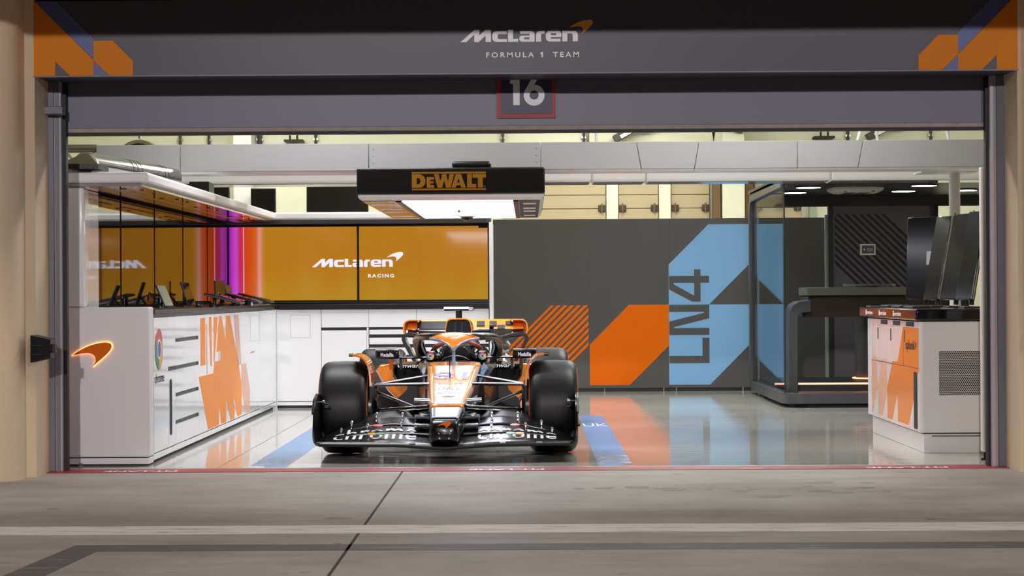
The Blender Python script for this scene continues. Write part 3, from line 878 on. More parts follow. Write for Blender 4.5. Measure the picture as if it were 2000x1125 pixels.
# ================================================================== BACK OF THE BAY
def back_bay():
    YF = 21.70
    G = 'white cabinets across the back of the bay'
    ZB, ZT = 0.075, 1.085
    def unit(x0, x1, label):
        t = thing('storage_cabinet', label, 'cabinet', ((x0 + x1) / 2, 22.0, 0), G)
        MB().box(x0 + 0.002, x1 - 0.002, YF + 0.02, 22.26, ZB, ZT).build('body', M_GAP, t)
        MB().box(x0 + 0.002, x1 - 0.002, YF + 0.035, 22.26, 0, ZB - 0.004).build('plinth', M_GAP, t)
        MB().box(x0 + 0.001, x1 - 0.001, YF + 0.003, YF + 0.02, 0.03, ZB - 0.006).build('kickboard', M_WHITE, t, bevel=0.003)
        return t
    def panel(t, name, x0, x1, z0, z1):
        return MB().box(x0 + 0.0015, x1 - 0.0015, YF, YF + 0.02, z0 + 0.0015, z1 - 0.0015).build(name, M_WHITE, t, bevel=0.0025)
    t = unit(-2.785, -2.292, 'white tall-door cabinet with a small square hatch in the corner')
    panel(t, 'door', -2.785, -2.292, ZB, ZT)
    MB().plate([[rect(-2.63, 0.775, -2.41, 1.025), rect(-2.627, 0.778, -2.413, 1.022)[::-1]]], ((0, YF, 0), (1, 0, 0), (0, 0, 1)), 0.001).build('flush_hatch', M_HAIR, t)
    t = unit(-2.29, -1.768, 'white back cabinet with a drawer over a plain door, left of the car')
    panel(t, 'drawer', -2.29, -1.768, 0.885, ZT); panel(t, 'door', -2.29, -1.79, ZB, 0.855)
    MB().box(-1.788, -1.768, YF + 0.001, YF + 0.02, ZB, 0.885).build('stile', M_WHITE, t)
    t = unit(-1.768, -1.24, 'white multi-drawer back cabinet showing dark slots beside the rear wing')
    panel(t, 'drawer', -1.768, -1.24, 0.885, ZT)
    z = 0.86
    for h in (0.055, 0.075, 0.085, 0.10, 0.13, 0.14):
        panel(t, 'drawer', -1.762, -1.25, z - h, z); z -= h + 0.034
    t = unit(-1.24, -0.44, 'white drawer cabinet at the right end of the back run, behind the car')
    panel(t, 'drawer', -1.24, -0.44, 0.885, ZT)
    z = 0.86
    for h in (0.055, 0.075, 0.085, 0.10, 0.13, 0.14):
        panel(t, 'drawer', -1.23, -0.445, z - h, z); z -= h + 0.034
    t = thing('worktop', 'black worktop on the back cabinets under the orange screens', 'worktop', (-1.6, 22, 1.087), 'black worktops')
    MB().box(-2.80, -0.44, YF - 0.012, 22.26, 1.087, 1.142).build('top', M_WORKTOP, t, bevel=0.003)
    MB().box(-3.37, -2.802, 21.69, 22.0, 1.087, 1.142).build('corner_top', M_WORKTOP, t)
    MB().box(-3.30, -0.44, 22.0, 22.26, 1.142, 1.165).build('upstand', M_SATBLACK, t)
    t = thing('end_post', 'slim white post closing the right end of the back bay', 'post', (-0.42, 22.0, 0))
    MB().box(-0.435, -0.398, 21.66, 22.30, 0, 2.034).build('post', M_WHITE_S, t, bevel=0.006)
    MB().box(-0.437, -0.433, 21.662, 21.672, 0.05, 1.10).build('edge_seal', M_GAP, t)
    # lit screens
    YS = 22.06
    lab = ('large orange video screen with a violet and red left edge', 'large orange video screen at the right, beside the slim white post')
    word = wordmark(); s = (1.022) / (1401 - 175)
    ox = -2.428
    FW = ((ox, YS - 0.004, 1.556), (1, 0, 0), (0, 0, 1))
    for i, (x0, x1) in enumerate(((-3.37, -1.913), (-1.910, -0.447))):
        c = (x0 + x1) / 2
        t = thing('video_screen', lab[i], 'screen', (c, YS, 1.17), 'orange video screens')
        MB().box(x0, x1, YS, YS + 0.06, 1.168, 2.02).build('bezel', M_SATBLACK, t)
        me = MB().box(x0 + 0.012, x1 - 0.012, YS - 0.004, YS, 1.186, 2.008)
        o = bpy.data.objects.new('display', None)
        d = me.build('display', screen_mat('orange_display', -0.72 if i == 0 else -3.0), None)
        for v in d.data.vertices: v.co -= Vector((c, YS, 1.595))
        d.location = (0, 0, 1.595 - 1.17); d.parent = t
        bpy.data.objects.remove(o)
        WL[d.name] = WL[t.name]
        mb = MB()
        lim, sg = (x1 - 0.014, -1) if i == 0 else (x0 + 0.014, 1)
        flat = MB().plate(drawn(word, s, 175, 298), ((ox, YS - 0.0055, 1.556), (1, 0, 0), (0, 0, 1)), 0.0)
        n2 = len(flat.f)
        front = [f for f in flat.f if len(f) == 3]
        V, F = clip_tris(flat.v, front, lim, sg)
        mb.add(V, F)
        M_SCRW = bpy.data.materials.get('screen_white') or mat('screen_white', (0.1, 0.1, 0.1, 1), 0.3, emit=(0.86, 0.86, 1.0, 1), power=0.95)
        if i == 1:
            mb.plate(swoosh_groups(s, 175, 298), FW, 0.0015)
            lettering(mb, 'RACING', ((0, YS - 0.004, 0), (1, 0, 0), (0, 0, 1)), -1.80, 1.437, -1.508, 1.476, 0.0015, bold=0.04, spacing=1.35)
            b2 = MB().box(-0.56, -0.46, YS - 0.006, YS - 0.004, 1.985, 2.008); b2.build('status_icons', M_GAP, t)
        mb2 = mb.build('screen_text', M_SCRW, t)
back_bay()

# ------------------------------------------------------------------ things on the left worktop
def worktop_things():
    M_TAB = mat('tablet_glass', srgb(36, 26, 18), 0.05, ior=1.9)
    Z = 1.142
    def tablet(y, h, w, lean, yaw, x=-3.10):
        t = thing('tablet', '', 'tablet', (x, y, Z), 'tablets leaning on the left worktop')
        up = Vector((-sin(lean), 0, cos(lean))); al = Vector((sin(yaw), cos(yaw), 0)); n = al.cross(up)
        c = Vector((x, y, Z + 0.012)) + up * h / 2
        MB().obox(c, al * w / 2, up * h / 2, n * 0.006).build('case', M_SATBLACK, t, bevel=0.003)
        MB().obox(c + n * 0.0068, al * (w / 2 - 0.008), up * (h / 2 - 0.008), n * 0.0008).build('display', M_TAB, t)
        MB().box(x - 0.06, x + 0.05, y - 0.07, y + 0.07, Z, Z + 0.012).build('stand', M_SATBLACK, t)
        b = c - up * h * 0.1 - n * 0.006
        MB().tube([b, (x - 0.10, y, Z + 0.006)], 0.008, 8).build('prop', M_SATBLACK, t)
        return t
    specs = [(16.95, 0.20, 0.26, 0.40, 0.10, 'leaning black tablet nearest the door, leaning on the left worktop'),
             (18.10, 0.23, 0.26, 0.32, 0.10, 'leaning black tablet second from the door on the left worktop'),
             (19.75, 0.24, 0.24, 0.03, 0.25, 'upright black tablet standing straight beside the orange headset'),
             (20.55, 0.21, 0.22, 0.25, 0.15, 'leaning black tablet farthest back on the left worktop')]
    for (y, h, w, le, ya, lb) in specs:
        tablet(y, h, w, le, ya)['label'] = lb
    kb = [(18.35, 'black keyboard tray jutting out beside the second leaning tablet'), (19.6, 'black keyboard tray jutting out below the upright tablet'), (20.5, 'black keyboard tray jutting out below the farthest tablet')]
    for (y, lb) in kb:
        t = thing('keyboard_tray', lb, 'keyboard', (-2.95, y, Z), 'black keyboard trays on the left worktop')
        u = Vector((0.17, 0, -0.042)); MB().obox((-2.84, y, Z + 0.075), u, (0, 0.15, 0), (0.0025, 0, 0.01)).build('tray', M_SATBLACK, t, bevel=0.004)
        k = MB()
        for a in range(9):
            for b in range(4):
                k.obox(Vector((-2.84, y, Z + 0.087)) + Vector((0.17, 0, -0.042)) * (-0.72 + b * 0.42) + Vector((0, -0.125 + a * 0.031, 0)), (0.03, 0, -0.0075), (0, 0.012, 0), (0.001, 0, 0.004))
        k.build('keys', M_BLACK, t)
        MB().tube([(-2.93, y, Z), (-2.93, y, Z + 0.09)], 0.018, 12).build('arm', M_SATBLACK, t)
        MB().cyl((-2.93, y, Z), (-2.93, y, Z + 0.012), 0.055, 20).build('base', M_SATBLACK, t)
    M_HS = mat('headset_orange', srgb(226, 120, 20), 0.3)
    for (y, lb, x) in ((19.15, 'headset with large orange ear cups resting on the left worktop', -3.02), (20.1, 'smaller-looking orange headset hooked behind the upright tablet', -3.05)):
        t = thing('headset', lb, 'headset', (x, y, Z), 'orange headsets')
        for s in (-1, 1):
            c = MB(); c.lathe([(-0.022, 0.012), (-0.018, 0.036), (0, 0.047), (0.014, 0.044), (0.02, 0.03), (0.022, 0.0)], (x + 0.02 * s, y + s * 0.075, Z + 0.062), (0.3, s, 0.1), 20)
            c.build('ear_cup', M_HS, t)
            c = MB(); c.lathe([(-0.02, 0.03), (-0.005, 0.04), (0.0, 0.03)], (x + 0.02 * s, y + s * 0.055, Z + 0.062), (0.3, s, 0.1), 20); c.build('ear_pad', M_SATBLACK, t)
        MB().tube([(x, y + 0.095 * cos(a), Z + 0.062 + 0.075 * sin(a)) for a in [pi * k / 14 for k in range(15)]], 0.008, 8).build('headband', M_SATBLACK, t)
        MB().tube([(x + 0.02, y - 0.09, Z + 0.03), (x + 0.09, y - 0.06, Z + 0.018), (x + 0.12, y - 0.02, Z + 0.012)], 0.004, 6).build('microphone', M_SATBLACK, t)
    t = thing('computer_mouse', 'small dark mouse on the worktop in front of the nearest tablet', 'mouse', (-2.95, 17.6, Z))
    MB().lathe([(0, 0.034), (0.012, 0.036), (0.024, 0.026), (0.030, 0.0)], (-2.95, 17.6, Z), (0, 0, 1), 18).build('shell', M_SATBLACK, t)
    MB().box(-2.955, -2.945, 17.58, 17.60, Z + 0.022, Z + 0.031).build('wheel', M_ALU, t)
    t = thing('flask', 'small steel flask standing at the rear of the nearest tablet', 'flask', (-3.2, 17.1, Z))
    MB().lathe([(0, 0.03), (0.09, 0.03), (0.10, 0.022)], (-3.2, 17.1, Z), (0, 0, 1), 18).build('body', M_STEEL, t)
    MB().lathe([(0.10, 0.022), (0.115, 0.022), (0.12, 0.015)], (-3.2, 17.1, Z), (0, 0, 1), 18).build('cap', M_SATBLACK, t)
    t = thing('marker_pen', 'blue and white marker pen standing near the far worktop edge', 'pen', (-2.86, 20.3, Z))
    MB().cyl((-2.86, 20.3, Z), (-2.86, 20.3, Z + 0.03), 0.009, 10).build('barrel', M_LETTER, t)
    MB().cyl((-2.86, 20.3, Z + 0.03), (-2.86, 20.3, Z + 0.05), 0.009, 10).build('cap', M_CBLU, t)
    t = thing('notebook', 'thin tan notebook lying at the far end of the left worktop', 'notebook', (-2.9, 21.3, Z))
    MB().box(-3.0, -2.82, 21.1, 21.4, Z, Z + 0.008).build('pages', M_LETTER, t)
    MB().box(-3.0, -2.81, 21.09, 21.41, Z + 0.008, Z + 0.011).build('cover', M_GOLD_V, t)
worktop_things()

# ================================================================== GRAPHIC PARTITION
def partition():
    Y = 24.95
    t = thing('partition', 'charcoal partition with a big blue and orange chevron graphic', 'partition', (1.6, Y, 0))
    xs = [-0.452, 0.765, 1.777, 2.80, 3.95]
    for a, b in zip(xs, xs[1:]):
        MB().box(a + 0.0008, b - 0.0008, Y, Y + 0.05, 0.045, 2.185).build('board', M_CHARCOAL, t)
    MB().box(-0.44, 3.94, Y + 0.015, Y + 0.045, 0.0, 0.045).build('plinth', M_GAP, t)
    for x in (-0.3, 0.6, 0.95, 1.70, 1.86, 2.70, 2.9):
        MB().cyl((x, Y + 0.005, 0), (x, Y + 0.005, 0.045), 0.012, 10).build('levelling_foot', M_ALU, t)
    FR = ((0, Y, 0), (1, 0, 0), (0, 0, 1))
    k = 580 / 1812 * Y / F_PX
    # drawing units: the graphic's own sheet, origin at the blue column's lower left corner
    def q(x, y): return (1.768 + (x - 1076) * k, 0.082 + (1036 - y) * k)
    hb = MB()
    hatched(hb, [q(102, 795 + 250 - 245), q(358, 548), q(586, 548), q(586, 793), q(335, 1040), q(102, 1040)], FR, 0.0605, 0.58, radians(45))
    hb.build('orange_stripes', M_ORANGE_P, t)
    MB().plate([[[q(593, 1036), q(593, 790), q(833, 547), q(1075, 547), q(1075, 797), q(835, 1036)][::-1]]], FR, 0.002).build('orange_shape', M_ORANGE_P, t)
    b = MB()
    b.plate([[[q(1076, 547), q(1076, 303), q(1320, 59), q(1565, 59), q(1565, 305), q(1322, 547)][::-1]]], FR, 0.002)
    b.plate([[[q(1076, 1036), q(1076, 548), q(1565, 548), q(1565, 795), q(1325, 1036)][::-1]]], FR, 0.002)
    # further blue column seen through the booth glass
    b.plate([[[q(1566, 59), q(1772, 59), q(1772, 547), q(1566, 341)][::-1]], [[q(1566, 548), q(1772, 548), q(1772, 1036), q(1566, 831)][::-1]]], FR, 0.002)
    b.build('blue_shape', M_BLUE, t)
    # letters turned on their side
    g = [[[(1078, 905), (1322, 905), (1322, 750), (1280, 750), (1280, 860), (1078, 860)]],
         [[(1078, 733), (1322, 733), (1322, 690), (1108, 690), (1108, 684), (1322, 632), (1322, 549), (1078, 549), (1078, 592), (1290, 592), (1290, 598), (1078, 651)]],
         [[(1078, 373), (1231, 373), (1231, 333), (1270, 333), (1270, 373), (1322, 373), (1322, 415), (1270, 415), (1270, 530), (1218, 530), (1078, 455)],
          [(1105, 415), (1231, 415), (1231, 490), (1225, 490), (1105, 422)]]]
    L = MB()
    for grp in g: L.plate([[[q(*p) for p in lp][::-1] for lp in grp]], FR, 0.004)
    L.build('lettering', M_CHARCOAL, t)
partition()

# ================================================================== LIGHT BOX, BEAMS
def overhead():
    t = thing('light_box', 'black overhead light box with gold lettering hanging above the car', 'lamp', (-0.63, 17.9, 2.0))
    X0, X1 = -1.395, 0.135
    Y0, Y1 = 16.0, 19.8
    MB().box(X0, X1, Y0, Y1, 2.062, 2.275).build('casing', M_SATBLACK, t, bevel=0.015, seg=3)
    # white rim tray
    tr = MB()
    a = [(X0 + 0.01, Y0 + 0.01), (X1 - 0.01, Y0 + 0.01), (X1 - 0.01, Y1 - 0.01), (X0 + 0.01, Y1 - 0.01)]
    b = [(X0 + 0.035, Y0 + 0.04), (X1 - 0.035, Y0 + 0.04), (X1 - 0.035, Y1 - 0.04), (X0 + 0.035, Y1 - 0.04)]
    tr.loft([[(p[0], p[1], 2.062) for p in a], [(p[0], p[1], 2.035) for p in a], [(p[0], p[1], 2.012) for p in b]])
    tr.build('rim', M_WHITE_S, t, bevel=0.008, seg=3)
    MB().box(-1.03, -0.13, Y0 + 0.12, Y1 - 0.2, 2.004, 2.0125).build('light_panel', M_LAMP, t)
    for (xa, xb) in ((-1.355, -1.09), (-0.075, 0.095)):
        p = MB().box(xa, xb, Y0 + 0.07, Y1 - 0.08, 2.007, 2.0125).build('side_panel', mat('lamp_side_metal', srgb(150, 140, 132), 0.10, metal=0.6), t)
        for y in (16.5, 17.4, 18.0, 19.0):
            MB().box(xa + 0.03, xb - 0.03, y, y + 0.22, 2.004, 2.0075).build('slot', M_LETTER, p)
    for (xa, xb) in ((-1.085, -1.035), (-0.125, -0.08)):
        MB().box(xa, xb, Y0 + 0.10, Y1 - 0.12, 2.0, 2.012).build('rail', M_SATBLACK, t, bevel=0.004)
    MB().box(-0.625, -0.305, 16.12, 16.4, 2.275, 2.335).build('mounting_cap', M_SATBLACK, t, bevel=0.025, seg=3)
    FR = ((0, Y0, 0), (1, 0, 0), (0, 0, 1))
    k = 16.0 / F_PX / 5.0
    q = lambda px, py: (-0.945 + (px - 632) * k, 2.240 - (py - 230) * k)
    g = MB()
    for (p0, p1) in (((632, 247), (1355, 230)), ((632, 408), (1355, 392))):
        g.plate([[rect(*q(*p0), *q(*p1))]], FR, 0.003)
    D = [q(632, 385), q(632, 252)] + [q(700, 252)] + [q(700 + 66 * cos(radians(a)), 318.5 - 66.5 * sin(radians(a))) for a in range(80, -81, -10)] + [q(700, 385)]
    Dh = [q(680, 350), q(680, 290), q(694, 288)] + [q(694 + 22 * cos(radians(a)), 319 - 30 * sin(radians(a))) for a in range(70, -71, -20)] + [q(694, 350)]
    g.plate([[D[::-1], Dh]], FR, 0.003)
    E_ = [q(*p) for p in ((777, 385), (777, 280), (848, 280), (848, 306), (812, 306), (812, 320), (845, 320), (845, 343), (812, 343), (812, 358), (850, 358), (850, 385))]
    W_ = [q(*p) for p in ((848, 252), (895, 252), (910, 325), (928, 252), (968, 252), (985, 325), (1000, 252), (1046, 252), (1010, 385), (966, 385), (947, 312), (928, 385), (884, 385))]
    A_ = [q(*p) for p in ((1018, 385), (1062, 252), (1112, 252), (1160, 385), (1112, 385), (1106, 362), (1068, 362), (1062, 385))]
    Ah = [q(*p) for p in ((1074, 335), (1100, 335), (1087, 290))]
    L_ = [q(*p) for p in ((1172, 252), (1217, 252), (1217, 350), (1260, 350), (1260, 385), (1172, 385))]
    T_ = [q(*p) for p in ((1224, 252), (1355, 252), (1355, 288), (1325, 288), (1325, 385), (1277, 385), (1277, 288), (1224, 288))]
    for lp in ([E_], [W_], [A_, Ah], [L_], [T_]): g.plate([lp], FR, 0.003)
    g.plate([[ell(*q(1343, 374), 9 * k, 9 * k), ell(*q(1343, 374), 6 * k, 6 * k)]], FR, 0.003)
    g.build('lettering', mat('gold_print', srgb(196, 140, 30), 0.45), t)
    # little dome camera under the panel
    t = thing('dome_camera', 'small white dome camera hanging under the bright light panel', 'camera', (-0.56, 17.3, 1.9))
    MB().cyl((-0.60, 17.0, 2.0035), (-0.60, 17.0, 1.97), 0.03).build('mount', M_WHITE_S, t)
    MB().cyl((-0.60, 17.0, 1.97), (-0.60, 17.0, 1.945), 0.014).build('stem', M_SATBLACK, t)
    MB().box(-0.66, -0.46, 16.95, 17.05, 1.918, 1.948).build('bracket', M_WHITE_S, t, bevel=0.008)
    MB().lathe([(0, 0.075), (-0.012, 0.078), (-0.02, 0.06)], (-0.53, 17.0, 1.93), (0, 0, 1), 24).build('housing', M_WHITE_S, t)
    MB().lathe([(-0.018, 0.055), (-0.04, 0.045), (-0.055, 0.02), (-0.058, 0.0)], (-0.53, 17.0, 1.93), (0, 0, 1), 24).build('dome', M_BLACK, t)
    # grey front beam in sections
    G = 'sections of the grey front beam'
    secs = [(-3.80, -3.06, 0, 0, 'short left end section of the grey front beam'), (-3.06, -1.40, 0, 0, 'left grey front beam section, left of the light box'),
            (-1.40, 0.11, 0, 0, 'middle grey front beam section, behind the light box'), (0.11, 0.95, 0, 0.06, 'grey front beam section just right of the light box'),
            (0.95, 1.50, 0.06, -0.06, 'tapered narrow grey front beam section'), (1.50, 2.36, -0.06, 0, 'grey front beam section right of the tapered one'),
            (2.36, 2.94, 0, -0.07, 'grey front beam section second from the right end'), (2.94, 4.3, -0.07, 0, 'right end section of the grey front beam')]
    for (x0, x1, l, r, lb) in secs:
        t = thing('ceiling_beam', lb, 'beam', ((x0 + x1) / 2, 17.5, 2.32), G)
        mb = MB(); rings = []
        zt, zb = 2.575, 2.335
        F_ = [(x0 + 0.002, 17.3, zt), (x1 - 0.002, 17.3, zt), (x1 - 0.002 + r * 0.7, 17.3, zb), (x0 + 0.002 + l * 0.7, 17.3, zb)]
        B_ = [(p[0], 17.75, p[2]) for p in F_]
        mb.loft([F_, B_]); mb.build('shell', M_BEAM, t, bevel=0.004)
        MB().add([(F_[3][0], 17.32, 2.335), (F_[2][0], 17.32, 2.335), (F_[2][0], 17.7, 2.335), (F_[3][0], 17.7, 2.335), (F_[3][0], 17.36, 2.32), (F_[2][0], 17.36, 2.32), (F_[2][0], 17.7, 2.32), (F_[3][0], 17.7, 2.32)],
                 [(4, 5, 6, 7)[::-1], (0, 1, 5, 4), (2, 3, 7, 6), (1, 2, 6, 5), (3, 0, 4, 7)]).build('underside', M_BEAMW, t)
        rv = MB()
        if x0 in (-1.40,):
            for x in (-1.36, 0.07):
                for z in (2.40, 2.46, 2.52): rv.cyl((x, 17.3, z), (x, 17.297, z), 0.004, 8)
            rv.build('rivets', M_SLOT, t)
    # white rear beam
    G = 'sections of the white rear beam'
    cuts = [-3.55, -1.40, 0.62, 1.15, 2.95, 4.6]
    lbs = ['left white rear beam section over the left canopy', 'middle white rear beam section behind the light box', 'short white rear beam section right of the light box', 'long white rear beam section over the partition', 'right end white rear beam section over the console']
    for i in range(5):
        t = thing('ceiling_beam', lbs[i], 'beam', ((cuts[i] + cuts[i + 1]) / 2, 19.4, 2.33), G)
        MB().box(cuts[i] + 0.0015, cuts[i + 1] - 0.0015, 19.2, 19.75, 2.335, 2.455).build('shell', M_BEAMW, t, bevel=0.03, seg=4)
        MB().box(cuts[i] + 0.02, cuts[i + 1] - 0.02, 19.3, 19.7, 2.329, 2.336).build('light_strip', M_SOFFIT, t)
    # hangers from the ceiling
    lbs = ['polished hanger rod above the tapered beam', 'white hanger strut close to the polished rod', 'white hanger strut with a clamp at the right beam end', 'slanted white hanger strut over the right beam', 'short white hanger strut far right']
    for i, (x, y, dx, m) in enumerate(((0.53, 17.5, 0, M_STEEL), (0.61, 17.6, 0, M_WHITE_S), (3.73, 17.5, 0.06, M_WHITE_S), (2.92, 17.5, -0.09, M_WHITE_S), (3.12, 17.6, 0.05, M_WHITE_S))):
        t = thing('hanger_strut', lbs[i], 'strut', (x, y, 2.58), 'struts that hang the beams')
        MB().tube([(x, y, 2.577), (x - dx * 5, y, 4.2)], 0.014, 12).build('rod', m, t)
        MB().box(x - 0.03, x + 0.03, y - 0.03, y + 0.03, 2.576, 2.588).build('foot_plate', M_DARKMETAL, t)
        MB().cyl((x - dx * 0.8, y - 0.02, 2.72), (x - dx * 0.8, y + 0.02, 2.72), 0.024, 12).build('clamp', M_STEEL, t)
    # truss at the left end
    t = thing('truss', 'aluminium lattice truss end at the upper left of the opening', 'truss', (-3.95, 17.5, 2.3))
    for z in (2.56, 2.36):
        for y in (17.35, 17.65):
            MB().cyl((-4.25, y, z), (-3.80, y, z), 0.026).build('chord', M_ALU, t)
    for i, (x0, x1) in enumerate(((-3.80, -3.95), (-3.95, -4.10), (-4.10, -4.25))):
        za, zb = (2.36, 2.56) if i % 2 else (2.56, 2.36)
        MB().cyl((x0, 17.35, za), (x1, 17.35, zb), 0.011, 10).build('brace', M_ALU, t)
    MB().cyl((-4.02, 17.5, 2.34), (-4.02, 17.5, 0.0), 0.05).build('leg', M_ALU, t)
    # big fan drum behind the beam
    t = thing('fan_drum', 'round grey fan drum with a white rim peeking over the beam at upper left', 'fan', (-4.0, 20.2, 2.5))
    MB().lathe([(-0.10, 0.0), (-0.10, 0.20), (0, 0.20)], (-3.98, 20.2, 2.60), (0, 1, 0), 40).build('drum', mat('drum_grey', srgb(110, 112, 105), 0.4), t)
    MB().lathe([(-0.11, 0.205), (-0.11, 0.24), (-0.04, 0.25), (-0.04, 0.205), (-0.11, 0.205)], (-3.98, 20.2, 2.60), (0, 1, 0), 40).build('rim', M_STEEL, t)
    MB().box(-4.04, -3.93, 20.085, 20.098, 2.735, 2.785).build('label_plate', M_LETTER, t)
    MB().tube([(-3.98, 20.2, 2.86), (-3.98, 20.2, 4.2)], 0.02, 10).build('hanger', M_ALU, t)
    # white round post at right
    t = thing('support_post', 'round white support post behind the console monitors', 'post', (3.88, 18.0, 0))
    MB().cyl((3.885, 18.0, 0.012), (3.885, 18.0, 2.32), 0.05, 28).build('tube', M_WHITE_S, t)
    MB().cyl((3.885, 18.0, 0), (3.885, 18.0, 0.012), 0.09, 28).build('foot_plate', M_WHITE_S, t)
    MB().box(3.55, 4.05, 17.8, 18.2, 2.32, 2.334).build('head_plate', M_WHITE_S, t)
overhead()

# ================================================================== BACK WALL
def back_wall():
    G = 'beige panelled roller doors on the back wall'
    lbs = ['wide beige panelled door to the right of the light box', 'narrow beige panelled door between two pale mullions', 'beige panelled door left of the cream column', 'beige panelled door seen through the booth glass']
    for i, (x0, x1) in enumerate(((-0.35, 1.08), (1.25, 1.81), (1.98, 2.52), (3.14, 3.80))):
        t = thing('panel_door', lbs[i], 'door', ((x0 + x1) / 2, 27.45, 0), G)
        z = 0.0; hs = [0.62] * 3 + [0.38, 0.18, 0.19, 0.21, 0.21, 0.25]
        for h in hs:
            MB().box(x0 + 0.004, x1 - 0.004, 27.42, 27.495, z + 0.004, z + h - 0.004).build('panel', M_BEIGE, t, bevel=0.006)
            z += h
        for (x) in ((x0 + 0.36, x1 - 0.06) if x1 - x0 > 1 else (x0 + 0.06, x1 - 0.06)):
            MB().box(x - 0.05, x + 0.05, 27.39, 27.42, 2.38, 2.47).build('hinge', M_DARKMETAL, t, bevel=0.008)
            MB().cyl((x, 27.385, 2.36), (x, 27.385, 2.49), 0.012, 10).build('hinge_pin', M_BROWN, t)
    for i, (x0, x1, lb) in enumerate(((1.085, 1.245, 'pale mullion between the wide door and the narrow door'), (1.815, 1.975, 'pale mullion between the narrow door and the next door'))):
        tag(MB().box(x0, x1, 27.36, 27.495, 0, 3.26).build('mullion', M_INT, bevel=0.006), lb, 'mullion', 'mullions on the back wall')
    tag(MB().box(2.68, 2.98, 27.15, 27.495, 0, 4.2).build('wall_column', M_INT, bevel=0.01), 'cream wall column between two brown door posts', 'column')
    tag(MB().box(2.56, 2.66, 27.3, 27.495, 0, 3.3).build('door_post', M_BROWN, bevel=0.005), 'brown door post on the left side of the cream column', 'post', 'brown door posts')
    tag(MB().box(3.0, 3.11, 27.3, 27.495, 0, 3.3).build('door_post', M_BROWN, bevel=0.005), 'brown door post on the right side of the cream column', 'post', 'brown door posts')
    tag(MB().box(3.90, 4.0, 27.35, 27.495, 0, 3.3).build('wall_rack', mat('rack_green_grey', srgb(160, 168, 150), 0.5), bevel=0.005), 'pale green-grey upright strip right of the far beige door', 'strip')
    # televisions
    for (x0, x1, z0, z1, y, lb) in ((-3.02, -2.18, 2.05, 2.74, 26.8, 'largest black television on the back wall, nearest the light box'), (-3.78, -3.44, 2.10, 2.70, 26.8, 'middle black television on the back wall'), (-4.38, -4.07, 2.15, 2.76, 26.8, 'leftmost black television, with a split screen, behind the left canopy')):
        t = thing('television', lb, 'television', ((x0 + x1) / 2, y, z0), 'black televisions on the back wall')
        MB().box(x0, x1, y, y + 0.06, z0, z1).build('casing', M_SATBLACK, t, bevel=0.006)
        MB().box(x0 + 0.012, x1 - 0.012, y - 0.003, y, z0 + 0.015, z1 - 0.012).build('display', M_MONSCR, t)
        MB().box((x0 + x1) / 2 - 0.06, (x0 + x1) / 2 + 0.06, y + 0.06, 27.495, z0 + 0.25, z0 + 0.4).build('wall_arm', M_DARKMETAL, t)
    tag(MB().box(-4.05, -3.80, 27.0, 27.495, 0, 4.2).build('wall_column', M_WHITE_S, bevel=0.01), 'white wall column left of the middle television', 'column')
    # conduits and brackets high on the wall
    lbs = ['conduit_pipe']
    ps = [(-4.85, 0.02), (-4.45, 0.02), (-3.74, 0.035), (-2.96, 0.02), (-0.35, 0.02), (0.78, 0.02), (4.45, 0.022), (5.6, 0.02)]
    lb = ['thin dark conduit pipe nearest the upper left truss', 'thin dark conduit pipe right of the fan drum', 'thick dark conduit pipe above the middle television', 'thin dark conduit pipe above the largest television', 'thin dark conduit pipe above the light box', 'thin dark conduit pipe above the tapered beam section', 'dark conduit pipe above the booth roof', 'dark conduit pipe high at the right corner']
    for (x, r), l in zip(ps, lb):
        t = thing('conduit_pipe', l, 'pipe', (x, 27.45, 3.3), 'conduit pipes on the back wall')
        MB().cyl((x, 27.455, 3.30), (x, 27.455, 4.19), r, 10).build('pipe', M_DARKMETAL, t)
        for z in (3.4, 3.8): MB().box(x - r - 0.015, x + r + 0.015, 27.44, 27.495, z, z + 0.03).build('pipe_clip', M_ALU, t)
    for (x, z, w, l) in ((-3.25, 3.37, 0.26, 'flat black lamp bracket over the left beam, high on the wall'), (4.1, 3.37, 0.28, 'flat black lamp bracket over the booth, high on the wall')):
        t = thing('lamp_bracket', l, 'bracket', (x, 27.4, z), 'lamp brackets high on the back wall')
        MB().box(x - w / 2, x + w / 2, 27.25, 27.495, z, z + 0.03).build('plate', M_GAP, t)
        for s in (-1, 1): MB().cyl((x + s * 0.05, 27.3, z + 0.03), (x + s * 0.05, 27.3, z + 0.09), 0.014, 8).build('peg', M_GAP, t)
    for (x, l) in ((1.35, 'slanted dark floodlight fixture over the tapered beam section'), (4.85, 'slanted dark floodlight fixture over the right beam')):
        t = thing('floodlight', l, 'floodlight', (x, 27.3, 3.37), 'dark floodlights high on the back wall')
        MB().obox((x, 27.3, 3.46), (0.16, 0, 0.09), (0, 0.08, 0), (-0.025, 0, 0.045)).build('body', M_DARKMETAL, t, bevel=0.008)
        MB().obox((x + 0.03, 27.21, 3.455), (0.10, 0, 0.055), (0, 0.006, 0), (-0.012, 0, 0.022)).build('glass', M_LETTER, t)
        MB().box(x + 0.12, x + 0.36, 27.28, 27.495, 3.50, 3.535).build('arm', M_DARKMETAL, t)
    t = thing('wall_siren', 'dark bent pipe siren fixture above the right part of the partition', 'siren', (2.75, 27.1, 3.35))
    MB().tube([(2.55, 27.1, 3.2), (2.55, 27.1, 3.46), (2.60, 27.1, 3.50), (2.85, 27.1, 3.50)], 0.025, 10).build('pipe', M_DARKMETAL, t)
    MB().lathe([(0, 0.05), (0.12, 0.10)], (2.80, 27.1, 3.50), (1, 0, 0.2), 18).build('horn', M_DARKMETAL, t)
back_wall()

